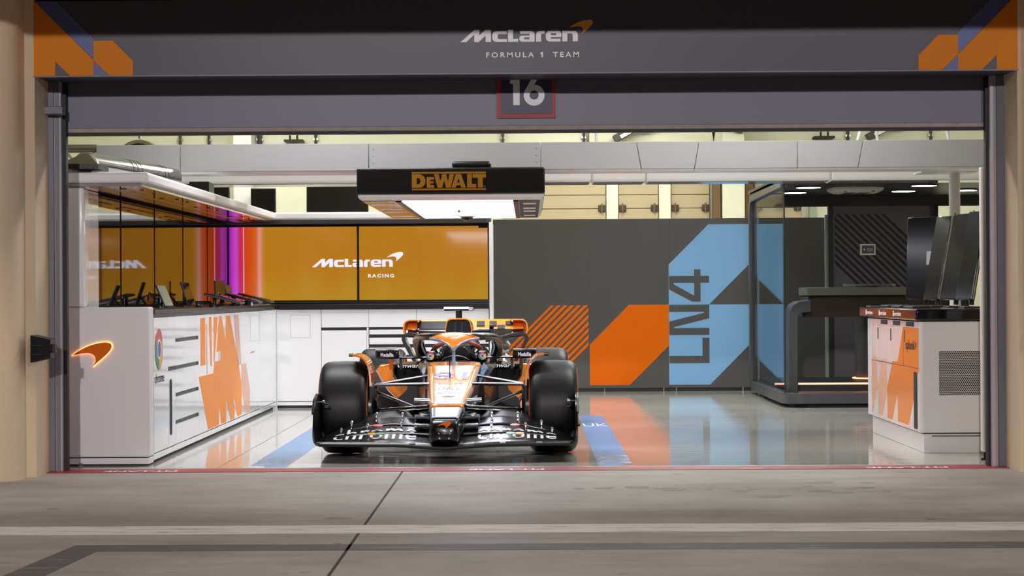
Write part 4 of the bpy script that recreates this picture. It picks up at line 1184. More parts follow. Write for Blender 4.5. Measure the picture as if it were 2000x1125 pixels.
# ================================================================== GLASS BOOTH
def booth():
    t = thing('glass_booth', 'charcoal glass-walled booth with rounded frame behind the console', 'booth', (4.0, 22.8, 0))
    X0, X1, Y0, Y1 = 2.72, 5.6, 21.2, 24.45
    base = rp([(X0, Y0, 0.22), (X1, Y0), (X1, Y1), (X0, Y1, 0.22)], 6)
    mb = MB(); mb.loft([[(p[0], p[1], z) for p in base] for z in (0.045, 0.100)]); mb.build('base', M_BOOTH, t)
    rim_in = rp([(X0 + 0.10, Y0 + 0.09, 0.16), (X1 - 0.02, Y0 + 0.09), (X1 - 0.02, Y1 - 0.09), (X0 + 0.10, Y1 - 0.09, 0.16)], 6)
    MB().plate([[base, rim_in]], ((0, 0, 0.10), (1, 0, 0), (0, 1, 0)), 0.055).build('base_rim', M_BOOTH, t, bevel=0.008)
    inset = rp([(X0 + 0.15, Y0 + 0.12, 0.2), (X1, Y0 + 0.12), (X1, Y1 - 0.1), (X0 + 0.15, Y1 - 0.1, 0.2)], 6)
    mb = MB(); mb.loft([[(p[0], p[1], z) for p in inset] for z in (0.0, 0.045)]); mb.build('plinth', M_GAP, t)
    MB().box(X0 + 0.12, X1 - 0.03, Y0 + 0.1, Y1 - 0.1, 0.100, 0.105).build('floor_mat', M_BOOTHFLR, t)
    # left side frame: post at the back with a rounded head, rail running forward
    path = [(2.765, 24.37, 0.15), (2.765, 24.37, 2.20), (2.765, 24.34, 2.30), (2.765, 24.27, 2.385), (2.765, 24.15, 2.41), (2.765, 21.3, 2.43)]
    mb = MB(); rings = []
    for i, p in enumerate(path):
        p = Vector(p); d = (Vector(path[min(i + 1, 5)]) - Vector(path[max(i - 1, 0)])).normalized()
        n = Vector((1, 0, 0)).cross(d).normalized()
        rings.append([p + Vector((a, 0, 0)) + n * b for a, b in ((-0.045, -0.06), (0.045, -0.06), (0.045, 0.06), (-0.045, 0.06))])
    mb.loft(rings); mb.build('frame', M_BOOTH, t, bevel=0.01)
    MB().box(2.811, 2.835, 24.30, 24.42, 0.16, 2.28).build('seal_strip', M_POST, t)
    MB().box(2.752, 2.764, 21.3, 24.30, 0.16, 2.42).build('glass_pane', M_GLASS, t)
    MB().box(2.75, 2.766, 21.285, 21.30, 0.16, 2.42).build('glass_edge', M_GAP, t)
    MB().box(X0, X1, Y0 + 0.02, Y1, 2.43, 2.50).build('roof', M_BOOTHDK, t, bevel=0.01)
    # roof valance at the back and back wall with its diagonal lines
    MB().box(2.83, X1, Y1 - 0.04, Y1, 2.30, 2.43).build('valance', M_BOOTHDK, t)
    bw = MB().box(3.76, 4.95, Y1 - 0.07, Y1, 0.16, 2.30).build('back_panel', M_BOOTHBK, t)
    MB().box(3.70, 3.76, Y1 - 0.09, Y1, 0.16, 2.31).build('door_jamb', M_BOOTHDK, t)
    MB().box(3.665, 3.70, Y1 - 0.06, Y1, 0.16, 2.2).build('jamb_strip', M_POST, t)
    FR = ((0, Y1 - 0.071, 0), (1, 0, 0), (0, 0, 1))
    st = MB()
    hatched(st, [(3.78, 0.9), (3.78, 1.55), (3.78, 2.20), (4.42, 2.20), (4.93, 1.74), (4.93, 0.42), (4.26, 0.42), (4.26, 1.06), (3.78, 1.55)][1:7] + [(4.42, 0.95)], FR, 0.064, 0.5, radians(-44))
    st.build('diagonal_lines', mat('line_black', srgb(28, 27, 30), 0.5), bw)
    mb = MB(); mb.loft([[(4.95 + 0.09 * sin(a), Y1 - 0.07 - 0.09 * (1 - cos(a)) + 0.0, z) for a in [k * pi / 12 for k in range(7)]] + [(5.06, Y1, z), (4.95, Y1, z)] for z in (0.16, 2.30)]); mb.build('corner_post', M_BOOTHDK, t)
    # lit step
    MB().box(2.83, X1 - 0.03, 22.785, Y1 - 0.09, 0.105, 0.195).build('step', M_BOOTHDK, t)
    MB().box(2.83, 5.3, 22.765, 22.785, 0.178, 0.198).build('light_strip', M_LEDCORE, t)
    MB().box(2.83, 5.3, 22.77, 22.79, 0.198, 0.201).build('light_trim', M_GAP, t)
    # standing desk inside
    t = thing('standing_desk', 'olive-grey topped desk with a curved side leg inside the glass booth', 'desk', (3.7, 22.2, 0.16))
    MB().box(3.10, 4.9, 22.0, 22.7, 1.205, 1.295).build('top', M_OLIVE, t, bevel=0.006)
    mb = MB(); mb.loft([[(3.13, 22.03, 1.205), (4.9, 22.03, 1.205), (4.9, 22.65, 1.205), (3.13, 22.65, 1.205)], [(3.04, 21.95, 1.0), (4.9, 21.95, 1.0), (4.9, 22.5, 1.0), (3.04, 22.5, 1.0)]])
    mb.build('apron', M_DESKDK, t)
    MB().box(3.04, 4.9, 21.95, 22.5, 0.965, 1.0).build('tray', M_DESKDK, t)
    path = [(2.845, 0.105), (2.845, 0.98), (2.855, 1.05), (2.89, 1.11), (2.95, 1.145), (3.09, 1.16)]
    inner = [(2.945, 0.105), (2.945, 0.95), (2.955, 0.985), (2.98, 1.01), (3.02, 1.02), (3.09, 1.025)]
    lp = path + inner[::-1]
    mb = MB(); mb.loft([[(p[0], y, p[1]) for p in lp] for y in (21.62, 22.0)]); mb.build('side_leg', M_BOOTH, t, bevel=0.01)
    # column with a lit foot
    t = thing('round_column', 'dark round column with a glowing orange ring at its foot inside the booth', 'column', (3.96, 22.98, 0.195))
    MB().cyl((3.96, 22.98, 0.195), (3.96, 22.98, 1.31), 0.165, 40).build('shaft', M_BOOTH, t)
    MB().cyl((3.96, 22.98, 1.31), (3.96, 22.98, 1.335), 0.30, 40).build('cap', M_OLIVE, t)
    MB().lathe([(0, 0.185), (0, 0.20), (0.012, 0.20), (0.012, 0.185), (0, 0.185)], (3.96, 22.98, 0.238), (0, 0, 1), 44).build('light_ring', M_LED, t)
    MB().lathe([(0, 0.0), (0, 0.19), (0.05, 0.175), (0.05, 0)], (3.96, 22.98, 0.195), (0, 0, 1), 40).build('foot', M_BOOTHDK, t)
    tag(MB().box(3.93, 4.01, 22.7, 22.76, 1.296, 1.315).build('desk_remote', M_GAP, bevel=0.004), 'tiny black remote lying on the booth desk', 'remote')
    # wall panel
    t = thing('control_panel', 'small white-framed digital panel showing 12:21 on the striped booth wall', 'panel', (4.33, 24.37, 1.7))
    px, pz = 4.185, 1.765
    MB().box(px - 0.095, px + 0.095, 24.35, 24.377, pz - 0.068, pz + 0.068).build('frame', M_LETTER, t, bevel=0.006)
    MB().box(px - 0.075, px + 0.075, 24.347, 24.35, pz - 0.050, pz + 0.050).build('display', M_GLASSBLK, t)
    tb = MB(); lettering(tb, '12:21', ((px, 24.347, pz), (1, 0, 0), (0, 0, 1)), -0.012, -0.02, 0.055, 0.015, 0.0015)
    tb.plate([[ell(-0.045, 0.0, 0.010, 0.010, 12)]], ((px, 24.347, pz), (1, 0, 0), (0, 0, 1)), 0.0015)
    tb.build('digits', M_CLOCK, t)
    # ceiling lamps
    lb = ['round flush ceiling lamp at the back left of the booth', 'round flush ceiling lamp at the front left of the booth', 'round flush ceiling lamp at the back right of the booth, right of the cooling cassette', 'round flush ceiling lamp at the front right of the booth', 'round flush ceiling lamp beyond the white support post']
    for (x, y), l in zip(((3.13, 23.2), (3.13, 22.05), (4.37, 23.0), (4.37, 21.8), (5.06, 22.9)), lb):
        t = thing('ceiling_lamp', l, 'lamp', (x, y, 2.43), 'round lamps in the booth ceiling')
        MB().lathe([(0, 0.155), (-0.018, 0.155), (-0.020, 0.135), (0, 0.135)], (x, y, 2.43), (0, 0, 1), 36).build('rim', M_BOOTHDK, t)
        MB().cyl((x, y, 2.43), (x, y, 2.409), 0.135, 36).build('diffuser', M_DISC, t)
    t = thing('air_conditioner', 'square beige cooling cassette in the booth ceiling', 'air conditioner', (3.75, 22.6, 2.37))
    mb = MB(); a = rp([(3.45, 22.3, 0.14), (4.04, 22.3, 0.14), (4.04, 22.95, 0.14), (3.45, 22.95, 0.14)], 1)
    c = (3.745, 22.62)
    mb.loft([[(p[0], p[1], 2.43) for p in a], [(p[0], p[1], 2.405) for p in a], [(c[0] + (p[0] - c[0]) * 0.8, c[1] + (p[1] - c[1]) * 0.8, 2.372) for p in a]])
    mb.build('casing', M_RAWBEIGE, t)
    for (x0, x1) in ((3.60, 3.73), (3.76, 3.89)):
        MB().box(x0, x1, 22.42, 22.80, 2.368, 2.374).build('grille', M_DARKMETAL, t)
    MB().box(3.58, 3.92, 22.352, 22.362, 2.378, 2.396).build('louvre', M_DARKMETAL, t)
booth()

# ================================================================== RIGHT CONSOLE
def console():
    XC = 3.0
    t = thing('console', 'white and orange control console with a black top and perforated end', 'console', (3.4, 16.3, 0))
    YA, YB = 15.2, 17.6
    MB().box(XC + 0.018, 3.95, YA + 0.012, YB, 0.158, 1.012).build('body', M_WHITE_S, t, bevel=0.004)
    MB().box(XC + 0.04, 3.95, YA + 0.03, YB - 0.1, 0.0, 0.148).build('plinth', M_WHITE_S, t, bevel=0.003)
    MB().box(XC + 0.03, 3.95, YA + 0.025, YB - 0.05, 0.148, 0.158).build('plinth_gap', M_GAP, t)
    MB().box(XC, 3.95, YA, YA + 0.012, 0.158, 1.012).build('end_panel', M_WHITE_S, t)
    MB().box(XC + 0.10, 3.95, YA + 0.018, YA + 0.030, 0.128, 0.134).build('plinth_line', M_WORKGREY, t)
    FX = ((XC, 0, 0), (0, -1, 0), (0, 0, 1))
    def pan(y0, y1, z0, z1, name):
        return MB().box(XC, XC + 0.018, y0 + 0.0015, y1 - 0.0015, z0 + 0.0015, z1 - 0.0015).build(name, M_WHITE, t, bevel=0.002)
    MB().box(XC, XC + 0.018, YA + 0.013, 17.3, 0.962, 1.012).build('top_rail', M_WHITE, t)
    ys = [YA + 0.013, 15.83, 16.43, 17.03, 17.3]
    for i in range(4):
        d = pan(ys[i], ys[i + 1], 0.652, 0.962, 'door')
        if i < 3:
            yh = ys[i + 1] - 0.055
            MB().plate([[rp([(-yh - 0.012, 0.84, .01), (-yh + 0.012, 0.84, .01), (-yh + 0.012, 0.94, .01), (-yh - 0.012, 0.94, .01)])]], FX, 0.004).build('handle', M_GAP, d)
    low = pan(ys[0], 17.3, 0.16, 0.652, 'lower_panel')
    MB().plate([[rp([(-15.40, 0.18, .02), (-15.28, 0.18, .02), (-15.28, 0.62, .02), (-15.40, 0.62, .02)])]], FX, 0.005).build('handle', M_GAP, low)
    for (a, b) in ((15.39, 15.71), (15.97, 16.27), (16.53, 16.83)):
        MB().plate([[rect(-b, 0.972, -a, 1.008)]], FX, 0.003).build('vent_slot', M_GAP, t)
    O = [(15.84, 0.96), (15.215, 0.96), (15.215, 0.63), (15.25, 0.61), (15.4, 0.44), (15.63, 0.19), (16.08, 0.19), (16.09, 0.43), (16.33, 0.19), (16.54, 0.19), (16.55, 0.44), (16.31, 0.67), (16.07, 0.68)]
    MB().plate([[[(-a, b) for a, b in O]]], FX, 0.002).build('orange_graphic', mat('console_orange', srgb(240, 136, 34), 0.25, coat=0.3), t)
    ln = MB().plate([[rect(-17.3, 0.650, -15.215, 0.654)], [rect(-15.832, 0.655, -15.828, 0.96)]], FX, 0.003); ln.build('panel_seam', M_SLOT, t)
    h = MB()
    for P in ([(17.23, 0.68), (17.02, 0.68), (17.0, 0.45), (17.23, 0.2), (17.295, 0.19), (17.295, 0.63)], [(16.77, 0.68), (16.56, 0.68), (16.55, 0.43), (16.77, 0.2), (16.99, 0.2), (17.0, 0.44)]):
        hatched(h, [(-a, b) for a, b in P], FX, 0.022, 0.6, radians(58))
    h.build('hatched_graphic', M_SALMON, t)
    tb = MB(); lettering(tb, 'splunk>', FX, -15.73, 0.765, -15.28, 0.865, 0.004, bold=0.01); tb.build('lettering', M_GAP, t)
    MB().box(3.152, 3.95, YA - 0.003, YA, 0.445, 0.785).build('perforated_grille', M_PERF, t)
    w = MB().box(XC - 0.03, 3.97, YA - 0.03, 17.75, 1.022, 1.112).build('worktop', M_BLACK, t, bevel=0.014, seg=3)
    tb = MB()
    for y in (17.25, 16.6, 15.95):
        lettering(tb, 'smartsheet', ((XC - 0.03, 0, 0), (0, -1, 0), (0, 0, 1)), -y - 0.12, 1.05, -y + 0.20, 1.085, 0.003, bold=0.02)
        tb.plate([[rect(-y - 0.16, 1.045, -y - 0.13, 1.09)]], ((XC - 0.03, 0, 0), (0, -1, 0), (0, 0, 1)), 0.002)
    tb.build('lettering', M_LETTER, t)
    # monitors
    lb = ['tall black monitor farthest back on the console, with a grey handle plate', 'second leaning black monitor, just in front of the one with the grey plate', 'third leaning black monitor, in front of the round white post', 'leaning black monitor nearest the door on the console']
    spec = [(3.43, 17.25, 0.36, 0.05, 0.62), (3.41, 16.72, 0.24, 0.20, 0.36), (3.45, 16.2, 0.24, 0.20, 0.36), (3.47, 15.72, 0.24, 0.19, 0.36)]
    for i, (x, y, w2, lean, yaw) in enumerate(spec):
        t = thing('monitor', lb[i], 'monitor', (x, y, 1.112), 'tall monitors on the console')
        al = Vector((-sin(yaw), cos(yaw), 0)); nb = Vector((-cos(yaw), -sin(yaw), 0))   # nb faces the viewer and the car
        up = (Vector((0, 0, 1)) * cos(lean) - nb * sin(lean)).normalized(); nf = al.cross(up)
        if nf.dot(nb) < 0: nf = -nf
        hh = 0.72; c = Vector((x, y, 1.175)) + up * hh / 2
        MB().obox(c, al * w2 / 2, up * hh / 2, nf * 0.014).build('casing', M_BLACK, t, bevel=0.006)
        MB().obox(c + nf * 0.015, al * (w2 / 2 - 0.012), up * (hh / 2 - 0.012), nf * 0.0015).build('display', M_MONSCR, t)
        MB().obox(c - al * (w2 / 2 + 0.002) + nf * 0.004, al * 0.0015, up * (hh / 2 - 0.004), nf * 0.006).build('edge_trim', M_ALU, t)
        if i == 0: MB().obox(c - al * (w2 * 0.28) + nf * 0.02, al * 0.035, up * 0.062, nf * 0.008).build('handle_plate', M_ALU, t, bevel=0.004)
        MB().tube([Vector((x, y, 1.135)) + nb * -0.06, c - nf * 0.03 - up * 0.1], 0.02, 12).build('stem', M_SATBLACK, t)
        MB().box(x - 0.03, x + 0.17, y - 0.10, y + 0.12, 1.112, 1.124).build('foot', M_SATBLACK, t, bevel=0.003)
        if i: MB().tube([c + up * hh / 2 - al * 0.12 - nf * 0.01, c + up * (hh / 2 + 0.025) - al * 0.11 - nf * 0.02, c + up * (hh / 2 + 0.02) - al * 0.09 - nf * 0.03, c + up * (hh / 2 - 0.06) - al * 0.09 - nf * 0.03], 0.006, 8).build('cable', M_SATBLACK, t)
    lb = ['black keyboard at the far end of the console top', 'black keyboard in the middle of the console top', 'black keyboard nearest the door on the console top']
    for (y, l) in zip((17.05, 16.5, 15.95), lb):
        t = thing('keyboard', l, 'keyboard', (3.14, y, 1.112), 'keyboards on the console')
        MB().box(3.06, 3.21, y - 0.2, y + 0.2, 1.112, 1.126).build('base', M_SATBLACK, t, bevel=0.003)
        k = MB()
        for a in range(12):
            for b in range(4): k.box(3.075 + b * 0.033, 3.103 + b * 0.033, y - 0.185 + a * 0.031, y - 0.158 + a * 0.031, 1.126, 1.132)
        k.build('keys', M_SLOT, t)
    t = thing('phone', 'slim pale phone lying at the far left edge of the console top', 'phone', (3.06, 17.5, 1.112))
    MB().box(3.0, 3.09, 17.36, 17.56, 1.112, 1.122).build('case', M_WORKGREY, t, bevel=0.003)
    MB().box(3.005, 3.085, 17.365, 17.555, 1.122, 1.1235).build('display', M_GLASSBLK, t)
    t = thing('headset', 'orange headset cup hanging between the console monitors', 'headset', (3.62, 16.9, 1.112), 'orange headsets')
    c = MB(); c.lathe([(-0.03, 0.0), (-0.028, 0.03), (-0.01, 0.045), (0.012, 0.042), (0.018, 0.0)], (3.74, 16.95, 1.55), (0.7, -0.7, 0), 20); c.build('ear_cup', mat('console_headset', srgb(226, 120, 20), 0.3), t)
    MB().tube([(3.75, 16.97, 1.55), (3.77, 17.0, 1.62), (3.78, 17.04, 1.64)], 0.007, 8).build('headband', M_SATBLACK, t)
    MB().tube([(3.78, 17.04, 1.64), (3.79, 17.1, 1.45), (3.79, 17.1, 1.112)], 0.012, 8).build('hook_stand', M_SATBLACK, t)
    # white end panel beside the frame
    t = thing('side_panel', 'tall narrow white panel on a levelling foot beside the right door frame', 'panel', (3.37, 14.6, 0))
    MB().box(3.335, 3.45, 14.56, 14.62, 0.06, 2.16).build('panel', M_WHITE_S, t, bevel=0.008)
    MB().cyl((3.36, 14.59, 0.0), (3.36, 14.59, 0.012), 0.03, 16).build('foot_pad', M_SATBLACK, t)
    MB().cyl((3.36, 14.59, 0.012), (3.36, 14.59, 0.06), 0.009, 10).build('levelling_foot', M_SATBLACK, t)
console()

# ================================================================== RACE CAR (its own coordinates: x across, y back from the front axle, z up)
CX0, CY0 = -0.63, 15.5

def ring(y, wt, wb, zt, zb, rt=0.03, rb=0.03, n=4):
    """rounded trapezoid section at y"""
    pts = rp([(-wb, zb, rb), (wb, zb, rb), (wt, zt, rt), (-wt, zt, rt)], n)
    return [(p[0], y, p[1]) for p in pts]

def interp(tab, x):
    for (a, va), (b, vb) in zip(tab, tab[1:]):
        if x <= b:
            t = max(0.0, (x - a) / (b - a))
            return va + (vb - va) * t
    return tab[-1][1]

def foil(le, te, th, x):
    """closed wing section between leading and trailing edge points (y, z)"""
    le = Vector(le); te = Vector(te); d = te - le; n = Vector((-d.y, d.x)).normalized()
    out = []
    up = [(0, 0), (0.03, 0.45), (0.12, 0.85), (0.3, 1.0), (0.6, 0.7), (1, 0.08)]
    for (t, h) in up: q = le + d * t + n * (th * h * 0.55 - 0.10 * d.length * 4 * t * (1 - t) * 0.5); out.append((x, q.x, q.y))
    for (t, h) in up[::-1][:-1]: q = le + d * t - n * (th * h * 0.45 + 0.10 * d.length * 4 * t * (1 - t) * 0.5); out.append((x, q.x, q.y))
    return out

def race_car():
    car = thing('race_car', 'orange and black open-wheel racing car parked nose-out in the middle of the garage', 'racing car', (CX0, CY0, 0))
    WL[car.name] = Vector((0, 0, 0))          # parts are modelled in the car's own coordinates
    P = lambda mb, name, m, parent=car, **k: mb.build(name, m, parent, **k)
    NZ = lambda y: 0.487 + 0.178 * y
    # ---- nose and tub
    secs = [(-0.985, 0.070, 0.075, 0.262, 0.175), (-0.965, 0.098, 0.100, 0.292, 0.158), (-0.92, 0.106, 0.106, NZ(-0.92) - 0.004, 0.150), (-0.8, 0.114, 0.110, NZ(-0.8), 0.158), (-0.4, 0.140, 0.125, NZ(-0.4), 0.20),
            (0, 0.168, 0.140, NZ(0), 0.225), (0.4, 0.192, 0.150, NZ(0.4), 0.20), (0.8, 0.212, 0.165, NZ(0.8), 0.16), (1.08, 0.226, 0.20, NZ(1.05), 0.12), (1.2, 0.235, 0.24, 0.645, 0.10), (1.30, 0.24, 0.26, 0.55, 0.09)]
    mb = MB(); mb.loft([ring(y, wt, wb, zt, zb, 0.035, 0.03) for (y, wt, wb, zt, zb) in secs])
    nose = P(mb, 'nose', M_CARBON, deg=40)
    def topskin(name, y0, y1, f0, f1, m, lift, chev=0.0, n=10, drop=0.0):
        mb = MB(); rings = []
        for i in range(n + 1):
            y = y0 + (y1 - y0) * i / n
            wt = interp([(s[0], s[1]) for s in secs], y)
            row = []
            for j in range(9):
                u = -1 + 2 * j / 8
                f = f0 + (f1 - f0) * i / n
                yy = y + (chev * (abs(u)) * (1 - i / n))
                edge = max(0, abs(u) * f - 0.80) / 0.2
                row.append((u * wt * f, yy, NZ(yy) + lift - 0.012 * edge * edge * min(1, f)))
            rings.append(row)
        mb.loft(rings, cap=False, closed=False)
        fl = MB(); fl.v = mb.v; fl.f = [f[::-1] for f in mb.f]
        o = P(fl, name, m, nose, deg=60)
        md = o.modifiers.new('shell', 'SOLIDIFY'); md.thickness = 0.004; md.offset = -1
        return o
    topskin('blue_tip_skin', -0.90, -0.55, 0.97, 0.97, M_CARBLUE, 0.003, chev=-0.0)
    topskin('orange_skin', -0.57, 1.03, 0.97, 0.97, M_PAPAYA, 0.006, chev=0.0)
    # blue grey flanks of the cockpit front
    for s in (-1, 1):
        mb = MB(); mb.loft([[(s * 0.224, 0.55, NZ(0.55) - 0.01), (s * 0.236, 0.55, NZ(0.55) - 0.05), (s * 0.22, 0.55, NZ(0.55) - 0.09)], [(s * 0.232, 0.9, NZ(0.9) - 0.004), (s * 0.26, 0.9, NZ(0.9) - 0.05), (s * 0.23, 0.9, NZ(0.9) - 0.13)], [(s * 0.245, 1.12, NZ(1.05) - 0.004), (s * 0.285, 1.12, NZ(1.05) - 0.05), (s * 0.26, 1.12, NZ(1.05) - 0.12)]])
        P(mb, 'flank_panel', M_CARBLUE, nose)
    for s in (-1, 1):
        mb = MB(); rr = []
        for i in range(12):
            y = -0.56 + 1.58 * i / 11; wt = interp([(q[0], q[1]) for q in secs], y)
            rr.append([(s * (wt + a), y, NZ(y) + b) for a, b in ((-0.012, 0.0005), (0.0, -0.010), (0.006, -0.032), (0.001, -0.034), (-0.016, -0.012))])
        mb.loft(rr if s > 0 else [q[::-1] for q in rr]); P(mb, 'edge_stripe', M_CARBLUE, nose)
    # marks on the nose, lying on its sloping top
    FN = ((0, 0, NZ(0) + 0.0125), (1, 0, 0), Vector((0, 1, 0.178)))
    tb = MB()
    for (s, y0, y1, hw) in (('alteryx', 0.17, 0.25, 0.10), ('DELL', 0.00, 0.09, 0.09), ('webex', -0.15, -0.07, 0.095), ('OKX', -0.42, -0.36, 0.085), ('PIRELLI', -0.52, -0.475, 0.075)):
        lettering(tb, s, FN, -hw, y0, hw, y1, 0.001, bold=0.01)
    # small fan mark
    for a in range(-60, 61, 30):
        c, sn = cos(radians(90 + a)), sin(radians(90 + a))
        tb.plate([[[(0.012 * c - 0.006 * sn, -0.27 + 0.02 * sn + 0.006 * c), (0.06 * c - 0.010 * sn, -0.27 + 0.07 * sn + 0.01 * c), (0.06 * c + 0.010 * sn, -0.27 + 0.07 * sn - 0.01 * c), (0.012 * c + 0.006 * sn, -0.27 + 0.02 * sn - 0.006 * c)][::-1]]], FN, 0.001)
    P(tb, 'sponsor_text', M_TXTGREY, nose)
    tb = MB(); lettering(tb, '81', FN, -0.145, 0.36, 0.125, 0.62, 0.001, bold=0.012); P(tb, 'race_number', M_TXTGREY, nose)
    s = 0.10 / 221
    MB().plate([[[((p[0] - 1290) * s, (166 - p[1]) * s) for p in smooth_loop(SWOOSH)]]], ((0.0, -0.974, 0.2775), (1, 0, 0), Vector((0, 0.55, 0.83)).normalized()), 0.006).build('swoosh_mark', M_LOGO_OR, nose)
    MB().box(-0.03, 0.03, -0.99, -0.97, 0.195, 0.215).build('jack_hole', M_INLET, nose)
    for x in (-0.035, 0.035): P(MB().cyl((x, -0.98, 0.185), (x, -0.992, 0.185), 0.006, 10), 'bolt_head', M_SILVER, nose)
    for x in (-0.04, 0.045): P(MB().cyl((x, -0.985, 0.222), (x, -0.992, 0.222), 0.004, 8), 'bolt_head', M_SILVER, nose)
    for sd, (a, b) in ((-1, (-0.2, 0.1)), (1, (-0.2, 0.1))):
        tb = MB()
        fr = ((sd * 0.181, 0.32, 0.36), Vector((sd * 0.07, sd * 1.0, 0)), Vector((sd * 0.12, 0, 1)))
        lettering(tb, 'DP WORLD', fr, -0.2, 0.0, 0.2, 0.07, 0.004, bold=0.02); P(tb, 'sponsor_text', M_LETTER, nose)
    # nose cameras, pitot and antenna
    for s in (-1, 1):
        P(MB().tube([(s * 0.145, -0.28, 0.425), (s * 0.26, -0.28, 0.430)], 0.016, 14), 'camera_pod', M_SILVER)
        P(MB().cyl((s * 0.13, -0.28, 0.415), (s * 0.15, -0.28, 0.425), 0.009, 10), 'pod_stalk', M_CARBON)
    P(MB().tube([(-0.013, 0.42, NZ(0.42)), (-0.013, 0.42, 0.725)], [0.0055, 0.004], 8), 'antenna', M_INLET)
    P(MB().cyl((-0.05, 0.40, NZ(0.40)), (-0.05, 0.40, NZ(0.40) + 0.02), 0.005, 8), 'stub_sensor', M_INLET)
    P(MB().tube([(0.005, 1.0, NZ(1.0)), (0.005, 1.0, NZ(1.0) + 0.05), (0.005, 0.94, NZ(1.0) + 0.05)], 0.006, 8), 'pitot_tube', M_CARBON)
    # ---- cockpit surround
    mb = MB(); rings = []
    for (y, wo, wi, zt, zf) in ((1.10, 0.24, 0.20, 0.645, 0.50), (1.3, 0.29, 0.22, 0.645, 0.32), (1.6, 0.335, 0.235, 0.655, 0.26), (1.9, 0.345, 0.225, 0.68, 0.26), (2.15, 0.33, 0.20, 0.71, 0.30), (2.35, 0.31, 0.12, 0.74, 0.40)):
        half = [(wo, 0.10), (wo + 0.012, 0.35), (wo, zt - 0.03), ((wo + wi) / 2, zt), (wi, zt - 0.02), (wi - 0.02, zf + 0.05), (wi - 0.06, zf)]
        rings.append([(x, y, z) for (x, z) in half] + [(-x, y, z) for (x, z) in half[::-1]])
    mb.loft(rings); P(mb, 'cockpit', M_CARBON, deg=45)
    mb = MB(); mb.loft([ring(2.0, 0.20, 0.22, 0.79, 0.30, 0.08, 0.02), ring(2.12, 0.19, 0.22, 0.86, 0.30, 0.08, 0.02)]); P(mb, 'seat_bulkhead', M_CARBONM)
    for s in (-1, 1):
        mb = MB(); mb.loft([[(s * (0.17 + 0.055 * cos(a) * k), y, 0.70 + dz + 0.06 * sin(a) * k) for a in [2 * pi * i / 16 for i in range(16)]] for (y, k, dz) in ((1.62, 0.25, -0.01), (1.64, 0.75, -0.005), (1.70, 1.0, 0.0), (1.9, 1.05, 0.02), (2.05, 0.95, 0.04))])
        P(mb, 'headrest', M_CARBON, deg=60)
        hm = MB(); hm.tube([(s * 0.20, 1.72, 0.775), (s * 0.165, 1.64, 0.80), (s * 0.115, 1.66, 0.83), (s * 0.09, 1.78, 0.86)], 0.022, 10); P(hm, 'harness_strap', M_HELMRED)
        chrome_mark(((s * 0.225, 1.52, 0.712), (1, 0, 0), Vector((0, 0.25, 1)).normalized()), (0, 0), 0.034, car, 'round_mark')
        mb = MB().box(s * 0.225 - 0.045, s * 0.225 + 0.045, 1.525, 1.60, 0.66, 0.755); P(mb, 'mirror_mount', M_CARBON, bevel=0.02, seg=3)
    mb = MB(); mb.lathe([(0, 0.0), (0.0, 0.05), (0.012, 0.062), (0.03, 0.055), (0.034, 0)], (0.045, 1.44, 0.735), (0, -1, 0.3), 20); P(mb, 'helmet_cam_ball', M_CARBON)
    st = MB(); st.tube([(0.125 * cos(a), 1.30 - 0.03 * sin(a), 0.645 + 0.07 * sin(a)) for a in [2 * pi * i / 24 for i in range(25)]], 0.012, 8); st.box(-0.09, 0.09, 1.29, 1.31, 0.61, 0.68); P(st, 'steering_wheel', M_CARBONM)
    # ---- halo
    half = [(0.335, 2.20, 0.70), (0.350, 2.02, 0.785), (0.345, 1.80, 0.845), (0.315, 1.55, 0.875), (0.26, 1.33, 0.885), (0.18, 1.15, 0.888), (0.09, 1.06, 0.888), (0.0, 1.035, 0.888)]
    path = half + [(-x, y, z) for (x, y, z) in half[::-1][1:]]
    hb = MB(); hb.tube(path, [0.040 if abs(p[0]) > 0.33 else 0.032 for p in path], 14, flat=1.3); halo = P(hb, 'halo', M_CARBON, deg=60)
    P(MB().tube([(0, 1.04, 0.87), (0, 1.00, 0.83), (0, 0.94, 0.75), (0, 0.89, 0.63)], [0.030, 0.018, 0.013, 0.020], 12, flat=1.0), 'halo_pillar', M_CARBLUE, halo)
    pts = [(-0.215, 0.880), (-0.15, 0.905), (-0.07, 0.922), (0, 0.926), (0.07, 0.922), (0.15, 0.905), (0.215, 0.880), (0.14, 0.878), (0.07, 0.850), (0.025, 0.815), (0, 0.790), (-0.025, 0.815), (-0.07, 0.850), (-0.14, 0.878)]
    mb = MB(); rings = []
    for (dy, k) in ((0.045, 1.0), (-0.012, 1.0), (-0.022, 0.93)):
        rings.append([(x * k, 0.985 + dy + 2.6 * x * x - (0.888 - z) * 0.45, 0.872 + (z - 0.872) * k) for (x, z) in pts])
    mb.loft(rings); P(mb, 'halo_fairing', M_PAPAYA, halo, deg=45)
    tb = MB()
    for r in range(2):
        for k in range(9 - 3 * r):
            tb.plate([[rect(-0.05 + k * 0.011, -r * 0.009, -0.05 + k * 0.011 + 0.006, 0.005 - r * 0.009)]], ((0, 0.952, 0.895), (1, 0, 0), Vector((0, 0.2, 1)).normalized()), 0.001)
    P(tb, 'sponsor_marks', M_LOGO_OR, halo)
    for s in (-1, 1):
        P(MB().tube([(s * 0.205, 1.062, 0.873), (s * 0.12, 0.998, 0.862), (s * 0.06, 0.952, 0.836), (s * 0.02, 0.926, 0.802), (0, 0.918, 0.772)], 0.010, 10), 'fairing_edge', M_CARBLUE, halo)
